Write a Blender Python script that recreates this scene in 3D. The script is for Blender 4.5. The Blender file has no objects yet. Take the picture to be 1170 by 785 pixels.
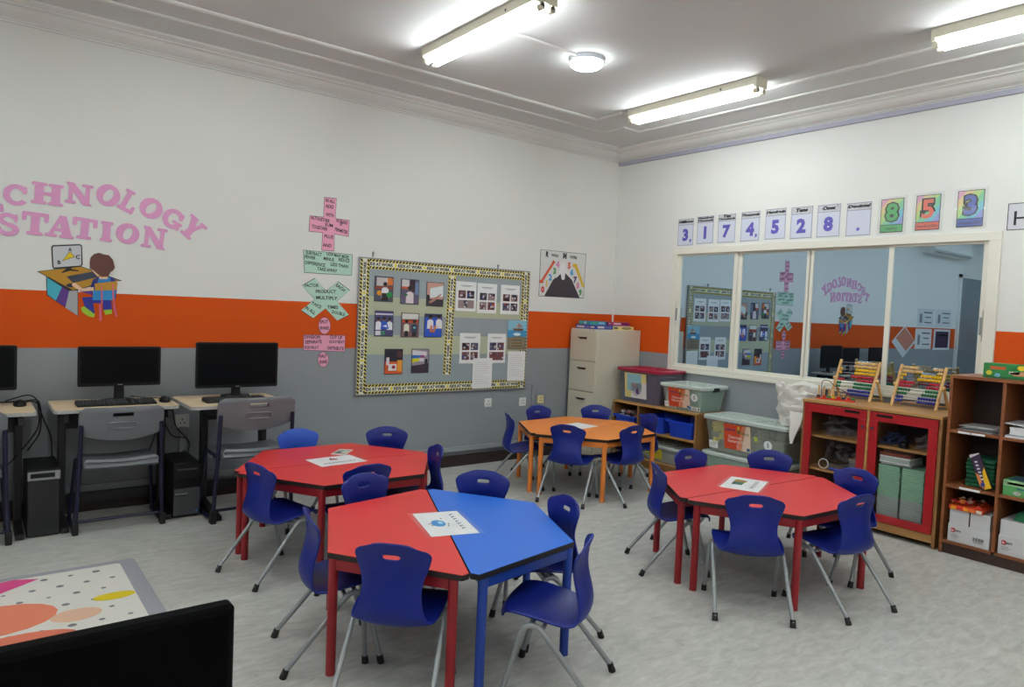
import bpy, math, random
from mathutils import Vector, Matrix
random.seed(7)
S = bpy.context.scene
COL = S.collection
PI = math.pi
R_ = math.radians

# ---------------------------------------------------------------- camera, light, exposure
FOC = 806.43                      # focal length in pixels of the 1170 x 785 frame
CAM = Vector((-5.4965, -5.3416, 1.4450))
YAW, PITCH, ROLL = 0.660174, -0.047716, 0.042712
def cam_axes():
    cy, sy, cp, sp = math.cos(YAW), math.sin(YAW), math.cos(PITCH), math.sin(PITCH)
    f = Vector((sy*cp, cy*cp, sp)); r = Vector((cy, -sy, 0)); u = r.cross(f)
    c, s = math.cos(ROLL), math.sin(ROLL)
    return c*r + s*u, -s*r + c*u, f
CR, CU, CF = cam_axes()
cd = bpy.data.cameras.new('camera'); co = bpy.data.objects.new('camera', cd); COL.objects.link(co)
cd.sensor_fit = 'HORIZONTAL'; cd.sensor_width = 36; cd.lens = FOC/1170*36; cd.clip_start = 0.05
m = Matrix((CR, CU, -CF)).transposed().to_4x4(); m.translation = CAM; co.matrix_world = m
S.camera = co
S.view_settings.view_transform = 'Standard'; S.view_settings.look = 'None'
S.view_settings.gamma = 1; S.view_settings.use_curve_mapping = False
S.view_settings.exposure = 0.0
TUBE = 45.0                       # radiance of the fluorescent tubes
LED = 30.0                        # radiance of the round ceiling lamp
w = bpy.data.worlds.new('world'); S.world = w; w.use_nodes = True
w.node_tree.nodes['Background'].inputs[0].default_value = (0.6, 0.7, 0.85, 1)
w.node_tree.nodes['Background'].inputs[1].default_value = 0.15
S.cycles.use_denoising = True
S.cycles.max_bounces = 10; S.cycles.diffuse_bounces = 6; S.cycles.transparent_max_bounces = 12
S.cycles.sample_clamp_indirect = 6.0

H = 3.16                          # ceiling height
RX0, RY0 = -10.6, -7.2            # far ends of the room
ZO0, ZO1 = 1.077, 1.440           # orange band

# positions on the walls and tables were surveyed from one fixed point; they do not follow the camera
EYE = Vector((-5.4965, -5.3416, 1.4450))
SR, SU, SF = Vector((0.7904141, -0.6110863, 0.0426504)), Vector((-0.0045031, 0.0638269, 0.9979508)), Vector((0.6125563, 0.7889865, -0.0476979))
def ray(px, py):
    return SF + (px-585)/806.43*SR - (py-392.5)/806.43*SU
def L(px, py, off=0.0):           # point on the left wall (y = -off): (x, z)
    d = ray(px, py); t = (-off-EYE.y)/d.y; p = EYE + t*d
    return (p.x, p.z)
def Rw(px, py, off=0.0):          # point on the right wall (x = -off): (-y, z)
    d = ray(px, py); t = (-off-EYE.x)/d.x; p = EYE + t*d
    return (-p.y, p.z)
def Zp(px, py, z):                # point on a horizontal plane
    d = ray(px, py); t = (z-EYE.z)/d.z; p = EYE + t*d
    return (p.x, p.y)

# ---------------------------------------------------------------- materials
def lin(c):
    c = c/255.0
    return c/12.92 if c <= 0.04045 else ((c+0.055)/1.055)**2.4
def rgb(c): return (lin(c[0]), lin(c[1]), lin(c[2]), 1)
MATS = {}
def M(name, c, rough=0.55, var=0.06, scale=14.0, metal=0.0, spec=0.5, bump=0.0, stretch=None, coat=0.0):
    if name in MATS: return MATS[name]
    m = bpy.data.materials.new(name); m.use_nodes = True; MATS[name] = m
    n = m.node_tree.nodes; l = m.node_tree.links; b = n['Principled BSDF']
    tc = n.new('ShaderNodeTexCoord'); no = n.new('ShaderNodeTexNoise')
    no.inputs['Scale'].default_value = scale; no.inputs['Detail'].default_value = 4
    if stretch:
        mp = n.new('ShaderNodeMapping'); mp.inputs['Scale'].default_value = stretch
        l.new(tc.outputs['Object'], mp.inputs[0]); l.new(mp.outputs[0], no.inputs['Vector'])
    else:
        l.new(tc.outputs['Object'], no.inputs['Vector'])
    mx = n.new('ShaderNodeMix'); mx.data_type = 'RGBA'
    base = rgb(c)
    mx.inputs[6].default_value = tuple(max(0, x*(1-var)) for x in base[:3]) + (1,)
    mx.inputs[7].default_value = tuple(min(1, x*(1+var)) for x in base[:3]) + (1,)
    l.new(no.outputs['Fac'], mx.inputs[0]); l.new(mx.outputs[2], b.inputs['Base Color'])
    b.inputs['Roughness'].default_value = rough; b.inputs['Metallic'].default_value = metal
    b.inputs['Specular IOR Level'].default_value = spec
    if coat: b.inputs['Coat Weight'].default_value = coat
    if bump:
        bp = n.new('ShaderNodeBump'); bp.inputs['Strength'].default_value = bump; bp.inputs['Distance'].default_value = 0.01
        l.new(no.outputs['Fac'], bp.inputs['Height']); l.new(bp.outputs[0], b.inputs['Normal'])
    return m
def C(c, rough=0.6):              # flat print colour
    return M('ink_%02x%02x%02x_%d' % (c[0], c[1], c[2], int(rough*100)), c, rough, var=0.03, scale=30)
def glow(name, c, strength):
    m = bpy.data.materials.new(name); m.use_nodes = True
    n = m.node_tree.nodes; b = n['Principled BSDF']
    b.inputs['Base Color'].default_value = (0.8, 0.8, 0.8, 1)
    b.inputs['Emission Color'].default_value = c; b.inputs['Emission Strength'].default_value = strength
    return m
def clear(name, c, alpha, rough=0.2):   # thin translucent plastic
    m = bpy.data.materials.new(name); m.use_nodes = True
    n = m.node_tree.nodes; l = m.node_tree.links; b = n['Principled BSDF']
    tc = n.new('ShaderNodeTexCoord'); no = n.new('ShaderNodeTexNoise'); no.inputs['Scale'].default_value = 9
    l.new(tc.outputs['Object'], no.inputs['Vector'])
    mr = n.new('ShaderNodeMapRange'); mr.inputs[3].default_value = max(0, alpha-0.06); mr.inputs[4].default_value = alpha+0.06
    l.new(no.outputs['Fac'], mr.inputs[0]); l.new(mr.outputs[0], b.inputs['Alpha'])
    b.inputs['Base Color'].default_value = rgb(c); b.inputs['Roughness'].default_value = rough
    return m
def window_glass():
    m = bpy.data.materials.new('tinted_window_glass'); m.use_nodes = True
    n = m.node_tree.nodes; l = m.node_tree.links; n.clear()
    o = n.new('ShaderNodeOutputMaterial'); g = n.new('ShaderNodeBsdfGlossy'); t = n.new('ShaderNodeBsdfTransparent')
    g.inputs['Color'].default_value = (0.56, 0.74, 0.90, 1); g.inputs['Roughness'].default_value = 0.0
    t.inputs['Color'].default_value = (0.35, 0.45, 0.55, 1)
    no = n.new('ShaderNodeTexNoise'); no.inputs['Scale'].default_value = 1.2
    mr = n.new('ShaderNodeMapRange'); mr.inputs[3].default_value = 0.80; mr.inputs[4].default_value = 0.9
    x = n.new('ShaderNodeMixShader')
    l.new(no.outputs['Fac'], mr.inputs[0]); l.new(mr.outputs[0], x.inputs[0])
    l.new(t.outputs[0], x.inputs[1]); l.new(g.outputs[0], x.inputs[2]); l.new(x.outputs[0], o.inputs[0])
    return m
def floor_mat():
    m = bpy.data.materials.new('grey_vinyl_floor'); m.use_nodes = True
    n = m.node_tree.nodes; l = m.node_tree.links; b = n['Principled BSDF']
    tc = n.new('ShaderNodeTexCoord'); mp = n.new('ShaderNodeMapping')
    mp.inputs['Rotation'].default_value = (0, 0, R_(8)); mp.inputs['Scale'].default_value = (1.0, 2.6, 1)
    n1 = n.new('ShaderNodeTexNoise'); n1.inputs['Scale'].default_value = 9; n1.inputs['Detail'].default_value = 10; n1.inputs['Roughness'].default_value = 0.72; n1.inputs['Distortion'].default_value = 0.5
    n2 = n.new('ShaderNodeTexNoise'); n2.inputs['Scale'].default_value = 1.1; n2.inputs['Detail'].default_value = 3
    l.new(tc.outputs['Object'], mp.inputs[0]); l.new(mp.outputs[0], n1.inputs['Vector']); l.new(tc.outputs['Object'], n2.inputs['Vector'])
    r1 = n.new('ShaderNodeValToRGB')
    r1.color_ramp.elements[0].position = 0.25; r1.color_ramp.elements[0].color = rgb((160, 160, 155))
    r1.color_ramp.elements[1].position = 0.75; r1.color_ramp.elements[1].color = rgb((212, 212, 206))
    l.new(n1.outputs['Fac'], r1.inputs[0])
    mx = n.new('ShaderNodeMix'); mx.data_type = 'RGBA'; mx.blend_type = 'MULTIPLY'; mx.inputs[0].default_value = 0.35
    r2 = n.new('ShaderNodeValToRGB'); r2.color_ramp.elements[0].position = 0.35; r2.color_ramp.elements[0].color = (0.8, 0.8, 0.8, 1)
    r2.color_ramp.elements[1].position = 0.65
    l.new(n2.outputs['Fac'], r2.inputs[0]); l.new(r1.outputs[0], mx.inputs[6]); l.new(r2.outputs[0], mx.inputs[7])
    l.new(mx.outputs[2], b.inputs['Base Color'])
    b.inputs['Roughness'].default_value = 0.42; b.inputs['Specular IOR Level'].default_value = 0.4
    return m
def wood(name, c, c2, scale=(2, 30, 2), rough=0.45):
    if name in MATS: return MATS[name]
    m = bpy.data.materials.new(name); m.use_nodes = True; MATS[name] = m
    n = m.node_tree.nodes; l = m.node_tree.links; b = n['Principled BSDF']
    tc = n.new('ShaderNodeTexCoord'); mp = n.new('ShaderNodeMapping'); mp.inputs['Scale'].default_value = scale
    no = n.new('ShaderNodeTexNoise'); no.inputs['Scale'].default_value = 2.5; no.inputs['Detail'].default_value = 6; no.inputs['Distortion'].default_value = 0.6
    l.new(tc.outputs['Object'], mp.inputs[0]); l.new(mp.outputs[0], no.inputs['Vector'])
    r = n.new('ShaderNodeValToRGB'); r.color_ramp.elements[0].position = 0.3; r.color_ramp.elements[0].color = rgb(c2)
    r.color_ramp.elements[1].position = 0.7; r.color_ramp.elements[1].color = rgb(c)
    l.new(no.outputs['Fac'], r.inputs[0]); l.new(r.outputs[0], b.inputs['Base Color']); b.inputs['Roughness'].default_value = rough
    return m
WHITE = M('white_wall_paint', (224, 225, 221), 0.7, 0.02, 3)
ORANGE = M('orange_wall_paint', (200, 76, 10), 0.65, 0.03, 3, spec=0.2)
GREY = M('grey_wall_paint', (138, 143, 147), 0.55, 0.04, 3)
CEIL = M('ceiling_paint', (212, 212, 211), 0.75, 0.02, 3)
PLASTER = M('moulding_paint', (222, 221, 218), 0.6, 0.02, 6)
FRAME = M('cream_aluminium', (226, 224, 212), 0.35, 0.03, 5)
RED = M('red_laminate', (205, 50, 48), 0.38, 0.05, 3)
REDM = M('red_metal', (138, 17, 27), 0.4, 0.05)
BLUE = M('blue_laminate', (38, 104, 208), 0.38, 0.05, 3)
BLUEM = M('blue_metal', (21, 58, 146), 0.4, 0.05)
ORNG = M('orange_laminate', (238, 140, 58), 0.38, 0.05, 3)
ORNGM = M('orange_metal', (224, 128, 52), 0.4, 0.05)
EDGE = M('black_edge_band', (28, 24, 22), 0.5, 0.1)
CHAIRB = M('blue_chair_plastic', (11, 29, 116), 0.40, 0.05, 20, spec=0.35, bump=0.03)
CHAIRL = M('bright_blue_chair_plastic', (16, 74, 178), 0.42, 0.05, 20)
STEEL = M('grey_powder_steel', (150, 154, 156), 0.35, 0.05, 20, metal=0.35)
RUBBER = M('black_rubber', (16, 16, 17), 0.6, 0.1)
BLACK = M('black_plastic', (12, 13, 15), 0.45, 0.1, spec=0.3)
SCREEN = M('dark_screen', (7, 9, 12), 0.3, 0.1, spec=0.15)
GREYP = M('grey_chair_plastic', (104, 107, 113), 0.55, 0.05)
NAVY = M('navy_metal', (15, 18, 48), 0.4, 0.06)
DARKM = M('black_metal', (18, 19, 22), 0.45, 0.1)
BIRCH = wood('birch_laminate', (222, 203, 170), (206, 184, 150), (1.5, 18, 1.5))
LTEDGE = M('light_grey_edge', (168, 168, 166), 0.5)
OAK = wood('oak_laminate', (186, 140, 84), (160, 116, 64), (14, 1.5, 14))
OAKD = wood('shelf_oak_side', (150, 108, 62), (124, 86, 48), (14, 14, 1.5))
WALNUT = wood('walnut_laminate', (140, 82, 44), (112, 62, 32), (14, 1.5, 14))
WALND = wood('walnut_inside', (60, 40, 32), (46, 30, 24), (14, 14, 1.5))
CABINET = M('beige_cabinet_steel', (200, 196, 178), 0.45, 0.04, 4)
DOORRED = M('red_door_lacquer', (158, 20, 28), 0.35, 0.06, 6)
PAPER = M('white_paper', (230, 232, 232), 0.6, 0.02)
INK = M('black_ink', (26, 26, 30), 0.6, 0.1)
PLASTW = M('white_socket_plastic', (222, 222, 218), 0.4, 0.02)
CREAMP = M('yellowed_socket_plastic', (214, 204, 158), 0.4, 0.03)
BROWN = M('dark_brown_skirting', (46, 32, 30), 0.4, 0.15)
DKGREY = M('dark_grey_panel', (66, 68, 72), 0.4, 0.06)
SILVER = M('silver_plastic', (150, 152, 156), 0.35, 0.05, metal=0.3)
CHROME = M('chrome', (200, 200, 204), 0.15, 0.02, metal=1.0)
BEECH = wood('beech_dowel', (214, 172, 112), (190, 146, 88), (8, 8, 8))
GLASSW = window_glass()
CABGLASS = clear('cabinet_glass', (30, 34, 36), 0.07, 0.02)
LAMIN = clear('laminate_sheet', (235, 238, 240), 0.07, 0.05)

# ---------------------------------------------------------------- mesh builder
TXT = {}
def text_geo(s, bold=0.0, shear=0.0):
    key = (s, bold, shear)
    if key in TXT: return TXT[key]
    cu = bpy.data.curves.new('t', 'FONT'); cu.body = s; cu.resolution_u = 2
    cu.align_x = 'CENTER'; cu.align_y = 'CENTER'; cu.offset = bold; cu.shear = shear
    ob = bpy.data.objects.new('t', cu); COL.objects.link(ob)
    bpy.context.view_layer.update()
    dg = bpy.context.evaluated_depsgraph_get(); ev = ob.evaluated_get(dg); me = ev.to_mesh()
    vs = [(v.co.x, v.co.y) for v in me.vertices]; fs = [tuple(p.vertices) for p in me.polygons]
    ev.to_mesh_clear(); bpy.data.objects.remove(ob); bpy.data.curves.remove(cu)
    if vs:
        x0 = min(a for a, b in vs); x1 = max(a for a, b in vs); y0 = min(b for a, b in vs); y1 = max(b for a, b in vs)
        vs = [((a-(x0+x1)/2), (b-(y0+y1)/2)) for a, b in vs]
        TXT[key] = (vs, fs, x1-x0, y1-y0)
    else: TXT[key] = ([], [], 1, 1)
    return TXT[key]
class MB:
    def __init__(s): s.v = []; s.f = []; s.m = []; s.mats = []
    def mi(s, mat):
        if mat not in s.mats: s.mats.append(mat)
        return s.mats.index(mat)
    def add(s, vs, fs, mat):
        k = len(s.v); i = s.mi(mat); s.v += [tuple(x) for x in vs]
        for f in fs: s.f.append(tuple(a+k for a in f)); s.m.append(i)
        return s
    def box(s, x0, x1, y0, y1, z0, z1, mat):
        vs = [(x, y, z) for z in (z0, z1) for y in (y0, y1) for x in (x0, x1)]
        return s.add(vs, [(0, 2, 3, 1), (4, 5, 7, 6), (0, 1, 5, 4), (2, 6, 7, 3), (0, 4, 6, 2), (1, 3, 7, 5)], mat)
    def obox(s, c, size, rot, mat):   # oriented box, rot a 3x3 Matrix
        c = Vector(c); vs = []
        for z in (-.5, .5):
            for y in (-.5, .5):
                for x in (-.5, .5): vs.append(c + rot @ Vector((x*size[0], y*size[1], z*size[2])))
        return s.add(vs, [(0, 2, 3, 1), (4, 5, 7, 6), (0, 1, 5, 4), (2, 6, 7, 3), (0, 4, 6, 2), (1, 3, 7, 5)], mat)
    def loft(s, loops, mat, cap0=True, cap1=True, closed=False):
        n = len(loops[0]); vs = [p for lp in loops for p in lp]; fs = []
        k = len(loops)
        for a in range(k if closed else k-1):
            b = (a+1) % k
            for i in range(n):
                j = (i+1) % n; fs.append((a*n+i, a*n+j, b*n+j, b*n+i))
        if cap0 and not closed: fs.append(tuple(reversed(range(n))))
        if cap1 and not closed: fs.append(tuple(range((k-1)*n, k*n)))
        return s.add(vs, fs, mat)
    def tube(s, path, r, mat, seg=10, closed=False, rr=None):
        P = [Vector(p) for p in path]; n = len(P); loops = []; up = None
        for i, p in enumerate(P):
            if closed: t = P[(i+1) % n]-P[i-1]
            else: t = P[min(i+1, n-1)]-P[max(i-1, 0)]
            t.normalize()
            if up is None:
                a = Vector((0, 0, 1)) if abs(t.z) < 0.9 else Vector((1, 0, 0)); up = (a - t*a.dot(t)).normalized()
            else: up = (up - t*up.dot(t)).normalized()
            sd = t.cross(up); q = rr[i] if rr else r
            loops.append([p + q*(math.cos(2*PI*k/seg)*up + math.sin(2*PI*k/seg)*sd) for k in range(seg)])
        return s.loft([[v for v in reversed(lp)] for lp in loops], mat, True, True, closed)
    def cyl(s, p, q, r, mat, seg=14, r2=None): return s.tube([p, q], r, mat, seg, rr=[r, r if r2 is None else r2])
    def prism(s, poly, o, ux, uy, un, t, mat):
        o, ux, uy, un = Vector(o), Vector(ux), Vector(uy), Vector(un)
        n = len(poly)
        a = [o + ux*x + uy*y for x, y in poly]; b = [p + un*t for p in a]
        fs = [tuple(range(n, 2*n)), tuple(reversed(range(n)))] + [(i, (i+1) % n, n+(i+1) % n, n+i) for i in range(n)]
        ar = sum(poly[i][0]*poly[(i+1) % n][1]-poly[(i+1) % n][0]*poly[i][1] for i in range(n))
        if ux.cross(uy).dot(un)*ar < 0: fs = [tuple(reversed(f)) for f in fs]
        return s.add(a+b, fs, mat)
    def text(s, st, o, ux, uy, un, mat, h=None, wd=None, bold=0.0, shear=0.0, rot=0.0):
        vs, fs, tw, th = text_geo(st, bold, shear)
        if not vs: return s
        sy = (h/th) if h else None; sx = (wd/tw) if wd else None
        if sy is None: sy = sx
        if sx is None: sx = sy
        o, ux, uy, un = Vector(o), Vector(ux).normalized(), Vector(uy).normalized(), Vector(un)
        c, n = math.cos(rot), math.sin(rot)
        P = []
        for x, y in vs:
            x, y = x*sx, y*sy; P.append(o + ux*(c*x-n*y) + uy*(n*x+c*y))
        return s.add(P, fs, mat)
    def ball(s, c, r, mat, seg=10, rings=6):
        r = (r, r, r) if not hasattr(r, '__len__') else r
        loops = []
        for i in range(rings+1):
            a = -PI/2 + PI*i/rings; q = max(math.cos(a), 0.02)
            loops.append([(c[0]+r[0]*q*math.cos(2*PI*k/seg), c[1]+r[1]*q*math.sin(2*PI*k/seg), c[2]+r[2]*math.sin(a)) for k in range(seg)])
        return s.loft(loops, mat)
    def build(s, name, parent=None, smooth=False, bevel=0.0, world=False, mesh_only=False):
        off = Vector((0, 0, 0))
        vs = s.v
        if world and parent is not None:
            mi = parent.matrix_basis.inverted()
            if parent.parent is not None: mi = mi @ parent.parent.matrix_basis.inverted()
            vs = [tuple(mi @ Vector(v)) for v in vs]
        me = bpy.data.meshes.new(name); me.from_pydata(vs, [], s.f)
        for mt in s.mats: me.materials.append(mt)
        me.polygons.foreach_set('material_index', s.m)
        if smooth:
            me.polygons.foreach_set('use_smooth', [True]*len(me.polygons)); me.set_sharp_from_angle(angle=0.7)
        me.update()
        if mesh_only: return me
        o = bpy.data.objects.new(name, me); COL.objects.link(o)
        if parent is not None: o.parent = parent
        if bevel:
            b = o.modifiers.new('bevel', 'BEVEL'); b.width = bevel; b.segments = 2; b.limit_method = 'ANGLE'
        return o
def tag(o, label=None, cat=None, group=None, kind=None):
    if label: o['label'] = label
    if cat: o['category'] = cat
    if group: o['group'] = group
    if kind: o['kind'] = kind
    return o
def thing(name, label, cat, loc=(0, 0, 0), rz=0.0, group=None):
    o = bpy.data.objects.new(name, None); COL.objects.link(o); o.empty_display_size = 0.05
    o.location = loc; o.rotation_euler = (0, 0, rz)
    o.matrix_basis = Matrix.Translation(Vector(loc)) @ Matrix.Rotation(rz, 4, 'Z')
    return tag(o, label, cat, group)
def struct(name, mb, **k): return tag(mb.build(name, **k), kind='structure')
def copy_tree(o, parent=None):
    c = o.copy(); COL.objects.link(c)
    if parent is not None: c.parent = parent; c.matrix_parent_inverse = o.matrix_parent_inverse.copy()
    for ch in o.children: copy_tree(ch, c)
    return c
def rrect(x0, x1, y0, y1, r, z, n=4):
    pts = []
    for cx, cy, a0 in ((x1-r, y1-r, 0), (x0+r, y1-r, 90), (x0+r, y0+r, 180), (x1-r, y0+r, 270)):
        for k in range(n+1):
            a = R_(a0+90*k/n); pts.append((cx+r*math.cos(a), cy+r*math.sin(a), z))
    return pts
def rpoly(x0, x1, y0, y1, r, n=4): return [(p[0], p[1]) for p in rrect(x0, x1, y0, y1, r, 0, n)]
def ell(cx, cy, rx, ry, n=20, rot=0.0):
    c, s = math.cos(rot), math.sin(rot); o = []
    for k in range(n):
        x, y = rx*math.cos(2*PI*k/n), ry*math.sin(2*PI*k/n); o.append((cx+c*x-s*y, cy+s*x+c*y))
    return o
LX, LY, LN = Vector((1, 0, 0)), Vector((0, 0, 1)), Vector((0, -1, 0))      # left wall frame
QX, QY, QN = Vector((0, -1, 0)), Vector((0, 0, 1)), Vector((-1, 0, 0))     # right wall frame

# ---------------------------------------------------------------- the room
b = MB(); b.box(RX0-.1, 0.1, RY0-.1, 0.1, -0.1, 0, floor_mat()); struct('floor', b)
b = MB(); b.box(RX0-.1, 0.1, RY0-.1, 0.1, H, H+.1, CEIL); struct('ceiling', b)
def banded(b, x0, x1, y0, y1, z0=0.0, z1=H):
    for a, c, mt in ((0, ZO0, GREY), (ZO0, ZO1, ORANGE), (ZO1, H, WHITE)):
        a, c = max(a, z0), min(c, z1)
        if c > a: b.box(x0, x1, y0, y1, a, c, mt)
b = MB(); banded(b, RX0-.12, 0.12, 0, 0.12); struct('wall_left', b)
b = MB(); banded(b, RX0-.12, RX0, RY0, 0); struct('wall_back', b)
b = MB(); banded(b, RX0-.12, 0.12, RY0-.12, RY0); struct('wall_front', b)
WY0, WY1, WZ0, WZ1 = -3.575, -0.795, 0.915, 2.112
b = MB()
banded(b, 0, 0.12, WY1, 0); banded(b, 0, 0.12, RY0, WY0)
banded(b, 0, 0.12, WY0, WY1, 0, WZ0); banded(b, 0, 0.12, WY0, WY1, WZ1, H)
struct('wall_right', b)
# dark box added behind the glass to keep the view through it dim
NEXT = M('dark_box_paint', (96, 108, 122), 0.8, 0.05, 3)
b = MB()
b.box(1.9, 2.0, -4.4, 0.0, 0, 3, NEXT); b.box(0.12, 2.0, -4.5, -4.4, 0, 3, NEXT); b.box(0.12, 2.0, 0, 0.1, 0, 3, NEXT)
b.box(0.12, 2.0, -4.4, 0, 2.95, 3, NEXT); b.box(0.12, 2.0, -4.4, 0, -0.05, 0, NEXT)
struct('wall_dark_box', b)
# cornice round the room
def ring_profile(b, prof, mat):
    loops = []
    for d, z in prof:
        loops.append([(0-d, 0-d, z), (RX0+d, 0-d, z), (RX0+d, RY0+d, z), (0-d, RY0+d, z)])
    vs = [p for l in loops for p in l]; fs = []
    for a in range(len(loops)-1):
        for i in range(4):
            j = (i+1) % 4; fs.append((a*4+i, (a+1)*4+i, (a+1)*4+j, a*4+j))
    b.add(vs, fs, mat)
b = MB()
ring_profile(b, [(0.0, 3.046), (0.014, 3.046), (0.014, 3.058), (0.024, 3.060), (0.024, 3.068), (0.05, 3.082), (0.075, 3.10), (0.095, 3.122), (0.118, 3.126),
                 (0.118, 3.134), (0.14, 3.14), (0.165, 3.146), (0.165, 3.16)], PLASTER)
struct('trim_1', b)
def strip_path(b, pts, wd, h, mat):
    n = len(pts); P = [Vector((x, y, 0)) for x, y in pts]; prof = [(-wd/2, 0), (-wd/2, -h*.5), (-wd*.2, -h), (wd*.2, -h), (wd/2, -h*.5), (wd/2, 0)]
    loops = []
    for i in range(n):
        t0 = (P[i]-P[i-1]).normalized() if i else (P[1]-P[0]).normalized()
        t1 = (P[i+1]-P[i]).normalized() if i < n-1 else t0
        n0 = Vector((-t0.y, t0.x, 0)); n1 = Vector((-t1.y, t1.x, 0)); mm = (n0+n1)
        mm = mm/ max(0.2, mm.dot(n0))
        loops.append([P[i]+mm*a+Vector((0, 0, H+c)) for a, c in prof])
    b.loft(loops, mat)
b = MB(); strip_path(b, [(RX0+.5, -0.475), (-0.73, -0.475), (-0.73, -0.735), (-0.515, -0.735), (-0.515, RY0+.5)], 0.035, 0.012, PLASTER); struct('trim_2', b)
b = MB(); strip_path(b, [(RX0+.8, -0.745), (-1.09, -0.745), (-1.09, -1.055), (-0.815, -1.055), (-0.815, RY0+.8)], 0.042, 0.016, PLASTER); struct('trim_3', b)
b = MB(); b.box(-0.03, 0, RY0, -0.01, 3.012, 3.046, M('lilac_grey_trunking', (170, 170, 188), 0.5, 0.03)); struct('trim_4', b)
b = MB(); b.box(-0.009, 0, -0.018, 0, 0.2, 3.05, WHITE); struct('trim_5', b)           # thin pipe in the corner
b = MB(); b.box(RX0, -0.0, -0.03, 0, 0, 0.088, BROWN); b.box(RX0, 0, -0.022, 0, 0.088, 0.098, BROWN); struct('baseboard_left', b)
b = MB(); b.box(-0.03, 0, RY0, 0, 0, 0.09, BROWN); struct('baseboard_right', b)
b = MB(); b.box(RX0, -0.7, -0.026, 0, 0.135, 0.175, M('grey_trunking', (150, 154, 157), 0.5, 0.03)); struct('trim_6', b)
b = MB(); b.box(-1.085, -1.06, -0.02, 0, 0.175, 0.72, GREY); struct('trim_7', b)      # grey conduit beside the board
b = MB(); b.box(-4.295, -4.255, -0.024, 0, 0.175, 0.52, M('grey_trunking', (150, 154, 157))); struct('trim_8', b)

# window: frame, sashes, panes, handle
wn = thing('window_1', 'long four-pane sliding window in a cream frame, reflecting the room', 'window', (0, (WY0+WY1)/2, WZ0)); wn['kind'] = 'structure'
b = MB(); fo = 0.018
b.box(-fo, .11, WY0, WY1, WZ0, WZ0+.055, FRAME); b.box(-fo, .11, WY0, WY1, WZ1-.06, WZ1, FRAME)
b.box(-fo, .11, WY0, WY0+.075, WZ0+.055, WZ1-.06, FRAME); b.box(-fo, .11, WY1-.055, WY1, WZ0+.055, WZ1-.06, FRAME)
b.box(-fo-.006, -fo, WY0-.004, WY1+.004, WZ0-.004, WZ0+.02, FRAME)
b.build('window_frame', wn, world=True, bevel=0.004)
panes = [(-1.475, -.885), (-2.165, -1.547), (-2.825, -2.225), (-3.463, -2.87)]
for i, (y0, y1) in enumerate(panes):
    xs = 0.012 if i in (0, 3) else 0.035
    z0, z1 = 0.995, 2.035
    l0 = y0-.036; l1 = y1+.036
    b = MB(); t = 0.03
    b.box(xs, xs+t, l0, l1, z0-.03, z0, FRAME); b.box(xs, xs+t, l0, l1, z1, z1+.022, FRAME)
    b.box(xs, xs+t, l0, y0, z0, z1, FRAME); b.box(xs, xs+t, y1, l1, z0, z1, FRAME)
    sh = b.build('sash', wn, world=True, bevel=0.003)
    b = MB(); b.box(xs+.012, xs+.018, y0, y1, z0, z1, GLASSW); b.build('pane', sh, world=True)
    if i in (0, 3):
        hy = y0-.018 if i == 3 else y1+.02
        b = MB(); b.box(xs-.014, xs, hy-.008, hy+.008, 1.36, 1.58, FRAME); b.box(xs-.026, xs-.012, hy-.006, hy+.006, 1.41, 1.53, SILVER)
        b.build('window_handle', sh, world=True, bevel=0.002)

# door seen in the window's reflection
dr = thing('door_1', 'grey door at the far end of the left wall', 'door', (-9.55, 0, 0)); dr['kind'] = 'structure'
b = MB(); b.box(-10.02, -9.08, -0.03, 0, 0, 2.40, M('grey_door_paint', (120, 126, 132), 0.45)); b.build('door_leaf', dr, world=True)
b = MB(); b.box(-10.08, -10.02, -0.045, 0, 0, 2.46, PLASTW); b.box(-9.08, -9.02, -0.045, 0, 0, 2.46, PLASTW); b.box(-10.08, -9.02, -0.045, 0, 2.40, 2.46, PLASTW)
b.build('door_frame', dr, world=True)
b = MB(); b.tube([(-9.18, -.03, 1.02), (-9.18, -.08, 1.02), (-9.3, -.08, 1.02)], .009, CHROME); b.build('door_handle', dr, world=True)

# ---------------------------------------------------------------- lamps
TUBEM = glow('lit_tube', (0.915, 0.99, 1.0, 1), TUBE); LEDM = glow('lit_diffuser', (0.90, 1.0, 1.0, 1), LED)
FIX = M('cream_lamp_housing', (224, 220, 200), 0.4, 0.03)
def tube_lamp(x, y0, y1, label):
    t = thing('fluorescent_lamp', label, 'ceiling light', (x, (y0+y1)/2, H), 0, 'twin tube ceiling lights')
    b = MB(); b.loft([[(x-.062, y, H), (x-.062, y, H-.052), (x-.05, y, H-.064), (x+.05, y, H-.064), (x+.062, y, H-.052), (x+.062, y, H)] for y in (y0, y1)], FIX)
    b.build('housing', t, world=True)
    b = MB(); b.cyl((x-.0625, y0+.3, H-.03), (x-.0612, y0+.3, H-.03), .008, DARKM, 10); b.build('screw', t, world=True)
    for s in (-1, 1):
        b = MB(); b.cyl((x+s*.036, y0+.035, H-.092), (x+s*.036, y1-.035, H-.092), .0135, TUBEM); b.build('tube', t, world=True, smooth=True)
    for y in (y0, y1):
        d = 1 if y == y0 else -1
        b = MB(); b.box(x-.064, x+.064, min(y-d*.003, y+d*.02), max(y-d*.003, y+d*.02), H-.07, H, FIX)
        for s in (-1, 1): b.cyl((x+s*.036, y, H-.092), (x+s*.036, y+d*.034, H-.092), .018, FIX); b.box(x+s*.036-.01, x+s*.036+.01, min(y, y+d*.018), max(y, y+d*.018), H-.092, H-.06, FIX)
        b.build('tube_holder', t, world=True)
    return t
tube_lamp(-3.035, -2.36, -1.14, 'twin tube ceiling light at the top of the picture, beside the round lamp')
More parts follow.
